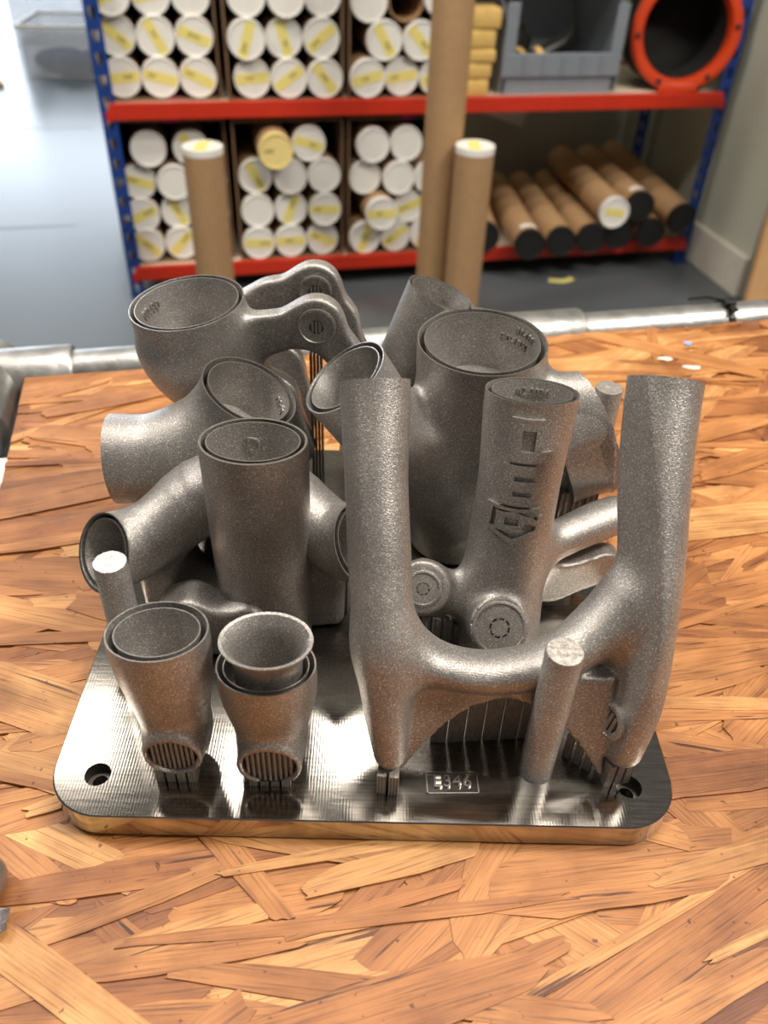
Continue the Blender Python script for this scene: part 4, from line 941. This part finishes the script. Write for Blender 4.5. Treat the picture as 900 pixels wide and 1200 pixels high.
for k, (x, y, z, a, lb) in enumerate([(.09, .10, .030, .4, 'black clamp with yellow band at the left in the grey bin'), (.17, .08, .030, -.5, 'black clamp with yellow band in the middle of the grey bin'), (.25, .14, .030, .2, 'black clamp lying at the right in the grey bin')]):
    e = empty('clamp', (0, 0, 0)); e.matrix_world = MROOM @ Matrix.Translation((1.085+x, .03+y, SHZ[1]+.036+z)) @ Matrix.Rotation(a, 4, 'Z'); tag(e, lb, 'clamp', 'black clamps in the bin')
    bm = bmesh.new(); tube_path(bm, [(-.05, -.03, 0), (-.01, 0, .022), (.03, .02, .045), (.045, .05, .07)], [.028, .026, .022, .016], 14); link('grip', bm_mesh(bm), 'black_plastic', e, 40)
    bm = bmesh.new(); tube_path(bm, [(-.034, -.018, .009), (-.022, -.009, .016)], .0285, 14); link('band', bm_mesh(bm), 'foam_yellow' if k < 2 else 'black_plastic', e, 40)
od = empty('ring_drum', (0, 0, 0)); od.matrix_world = MROOM @ Matrix.Translation((1.630, 0.03, SHZ[1]-.0015+.157)) @ Matrix.Rotation(R(-6), 4, 'X') @ Matrix.Rotation(R(-14), 4, 'Z'); tag(od, 'black drum with an orange bolted ring flange on the upper shelf', 'drum')
bm = bmesh.new(); loft(bm, [((0, y, 0), (0, -1, 0), r, r, 0) for r, y in ((.150, .03), (.154, .026), (.156, .0), (.150, -.008), (.140, -.010), (.128, -.008), (.122, .0), (.122, .03))], 64, False, False); link('ring_flange', bm_mesh(bm), 'orange_plastic', od, 40)
bm = bmesh.new(); loft(bm, [((0, y, 0), (0, -1, 0), r, r, 0) for r, y in ((.146, .20), (.146, .03), (.121, .028), (.118, .06), (.10, .16))], 48); link('drum_shell', bm_mesh(bm), 'dark_inside', od, 40)
bm = bmesh.new(); add_box(bm, (-.055, -.011, -.155), (.055, .03, -.132), .003); link('foot', bm_mesh(bm), 'orange_plastic', od, 40)
for k in range(6):
    a = R(60*k+5); bm = bmesh.new(); c = Vector((.139*math.cos(a), -.0095, .139*math.sin(a))); loft(bm, [(c, (0, -1, 0), .008, .008, 0), (c+Vector((0, -.005, 0)), (0, -1, 0), .007, .007, 0)], 6); link('bolt', bm_mesh(bm), 'cap_black', od)

# tubes standing on the floor between bench and rack
def standing(x, y, r, h, label, cap):
    e = empty('standing_tube', (x, y, FLOORZ)); tag(e, label, 'cardboard tube', 'cardboard tubes standing on the floor')
    bm = bmesh.new(); loft(bm, [((0, 0, 0), (0, 0, 1), r, r, 0), ((0, 0, h), (0, 0, 1), r, r, 0)], 36); link('tube_wall', bm_mesh(bm), 'tube_kraft', e, 40)
    if cap:
        bm = bmesh.new(); loft(bm, [((0, 0, h-.012), (0, 0, 1), r*1.006, r*1.006, 0), ((0, 0, h+.003), (0, 0, 1), r*1.006, r*1.006, 0), ((0, 0, h+.004), (0, 0, 1), r*.96, r*.96, 0), ((0, 0, h+.002), (0, 0, 1), r*.93, r*.93, 0)], 36); cp = link('end_cap', bm_mesh(bm), 'cap_white', e, 35)
        bm = bmesh.new(); add_box(bm, (-r*.35, -r*.9, h+.002), (r*.25, r*.9, h+.0028)); link('tape_label', bm_mesh(bm), 'tape_yellow', cp)
standing(-0.427, 1.89, .0485, .487, 'short white-capped cardboard tube standing before the left lower-shelf box', True)
standing(0.221, 1.88, .0465, .513, 'short white-capped cardboard tube standing beside the tall tube', True)
standing(0.150, 1.955, .0475, 1.35, 'tall plain cardboard tube rising past the upper frame edge', False)

# plastic crates on the floor far left, with cloth inside
def crate(x, y, sx, sy, sz, rz, z0, label, fill):
    e = empty('plastic_crate', (x, y, FLOORZ+z0), rz); tag(e, label, 'crate', 'clear plastic crates'); t = .004
    box_obj('crate_floor', (0, 0, 0), (sx, sy, t), 'clear_box', e); box_obj('crate_wall', (0, 0, t), (sx, t, sz), 'clear_box', e); box_obj('crate_wall', (0, sy-t, t), (sx, sy, sz), 'clear_box', e)
    box_obj('crate_wall', (0, t, t), (t, sy-t, sz), 'clear_box', e); box_obj('crate_wall', (sx-t, t, t), (sx, sy-t, sz), 'clear_box', e)
    bm = bmesh.new()
    for lo, hi in (((-.015, -.015), (sx+.015, .0)), ((-.015, sy), (sx+.015, sy+.015)), ((-.015, 0), (0, sy)), ((sx, 0), (sx+.015, sy))): add_box(bm, (lo[0], lo[1], sz-.018), (hi[0], hi[1], sz))
    link('crate_rim', bm_mesh(bm), 'white_panel', e)
    if not fill: box_obj('crate_lid', (-.012, -.012, sz), (sx+.012, sy+.012, sz+.02), 'white_panel', e, .004)
    if fill:
        bm = bmesh.new(); rg4 = random.Random(3)
        for k in range(9):
            c = Vector((sx*rg4.uniform(.14, .86), sy*rg4.uniform(.15, .5), .055)); bmesh.ops.create_icosphere(bm, subdivisions=2, radius=1, matrix=Matrix.Translation(c) @ Matrix.Diagonal((.10, .07, .05+.03*rg4.random(), 1)))
        o = link('bundled_cloth', bm_mesh(bm), 'blue_cloth', None, 60); o.matrix_world = Matrix.Translation((x, y, FLOORZ+z0+.001)) @ Matrix.Rotation(rz, 4, 'Z'); tag(o, 'bundled blue cloth inside the clear crate on the floor', 'cloth')
crate(-1.97, 4.86, 0.66, 0.45, 0.26, ROOM*0.4, 0.0, 'clear plastic crate of blue cloth on the far left floor', True)
crate(-2.35, 5.75, 0.75, 0.5, 0.35, ROOM*0.4, 0.0, 'clear lidded plastic crate behind the one with cloth', False)
bm = bmesh.new(); add_box(bm, (-.2, -.15, 0), (.13, .15, .02), .002); o = link('wood_offcut', bm_mesh(bm), 'plywood'); o.matrix_world = Matrix.Translation((-2.2, 4.70, FLOORZ)) @ Matrix.Rotation(.5, 4, 'Z'); tag(o, 'pale wood offcut on the floor at the far left edge', 'board')
# plywood sheet leaning at the end of the right wall
bm = bmesh.new(); add_box(bm, (0, 0, 0), (.5, .018, .9), .001); o = link('leaning_board', bm_mesh(bm), 'plywood'); o.matrix_world = MROOM @ Matrix.Translation((1.722, -0.47, 0.0)) @ Matrix.Rotation(R(-4), 4, 'X'); tag(o, 'tan wooden sheet leaning at the end of the right wall', 'board')
# scrap of paper tape on the floor below the rack, papers behind the loose tubes
bm = bmesh.new(); prism(bm, [(0, 0), (.05, -.015), (.09, .0), (.085, .02), (.05, .005), (.01, .02)], 0, .002); o = link('tape_scrap', bm_mesh(bm), 'tape_yellow'); o.matrix_world = MROOM @ Matrix.Translation((1.28, -0.08, 0.0)); tag(o, 'yellowish scrap of tape on the floor under the rack', 'scrap')
bm = bmesh.new(); add_box(bm, (0, 0, 0), (.20, .004, .16)); o = link('white_card', bm_mesh(bm), 'white_panel'); o.matrix_world = MROOM @ Matrix.Translation((1.22, 0.635, 0.34)) @ Matrix.Rotation(R(18), 4, 'Y'); tag(o, 'white card seen behind the loose tubes', 'card')
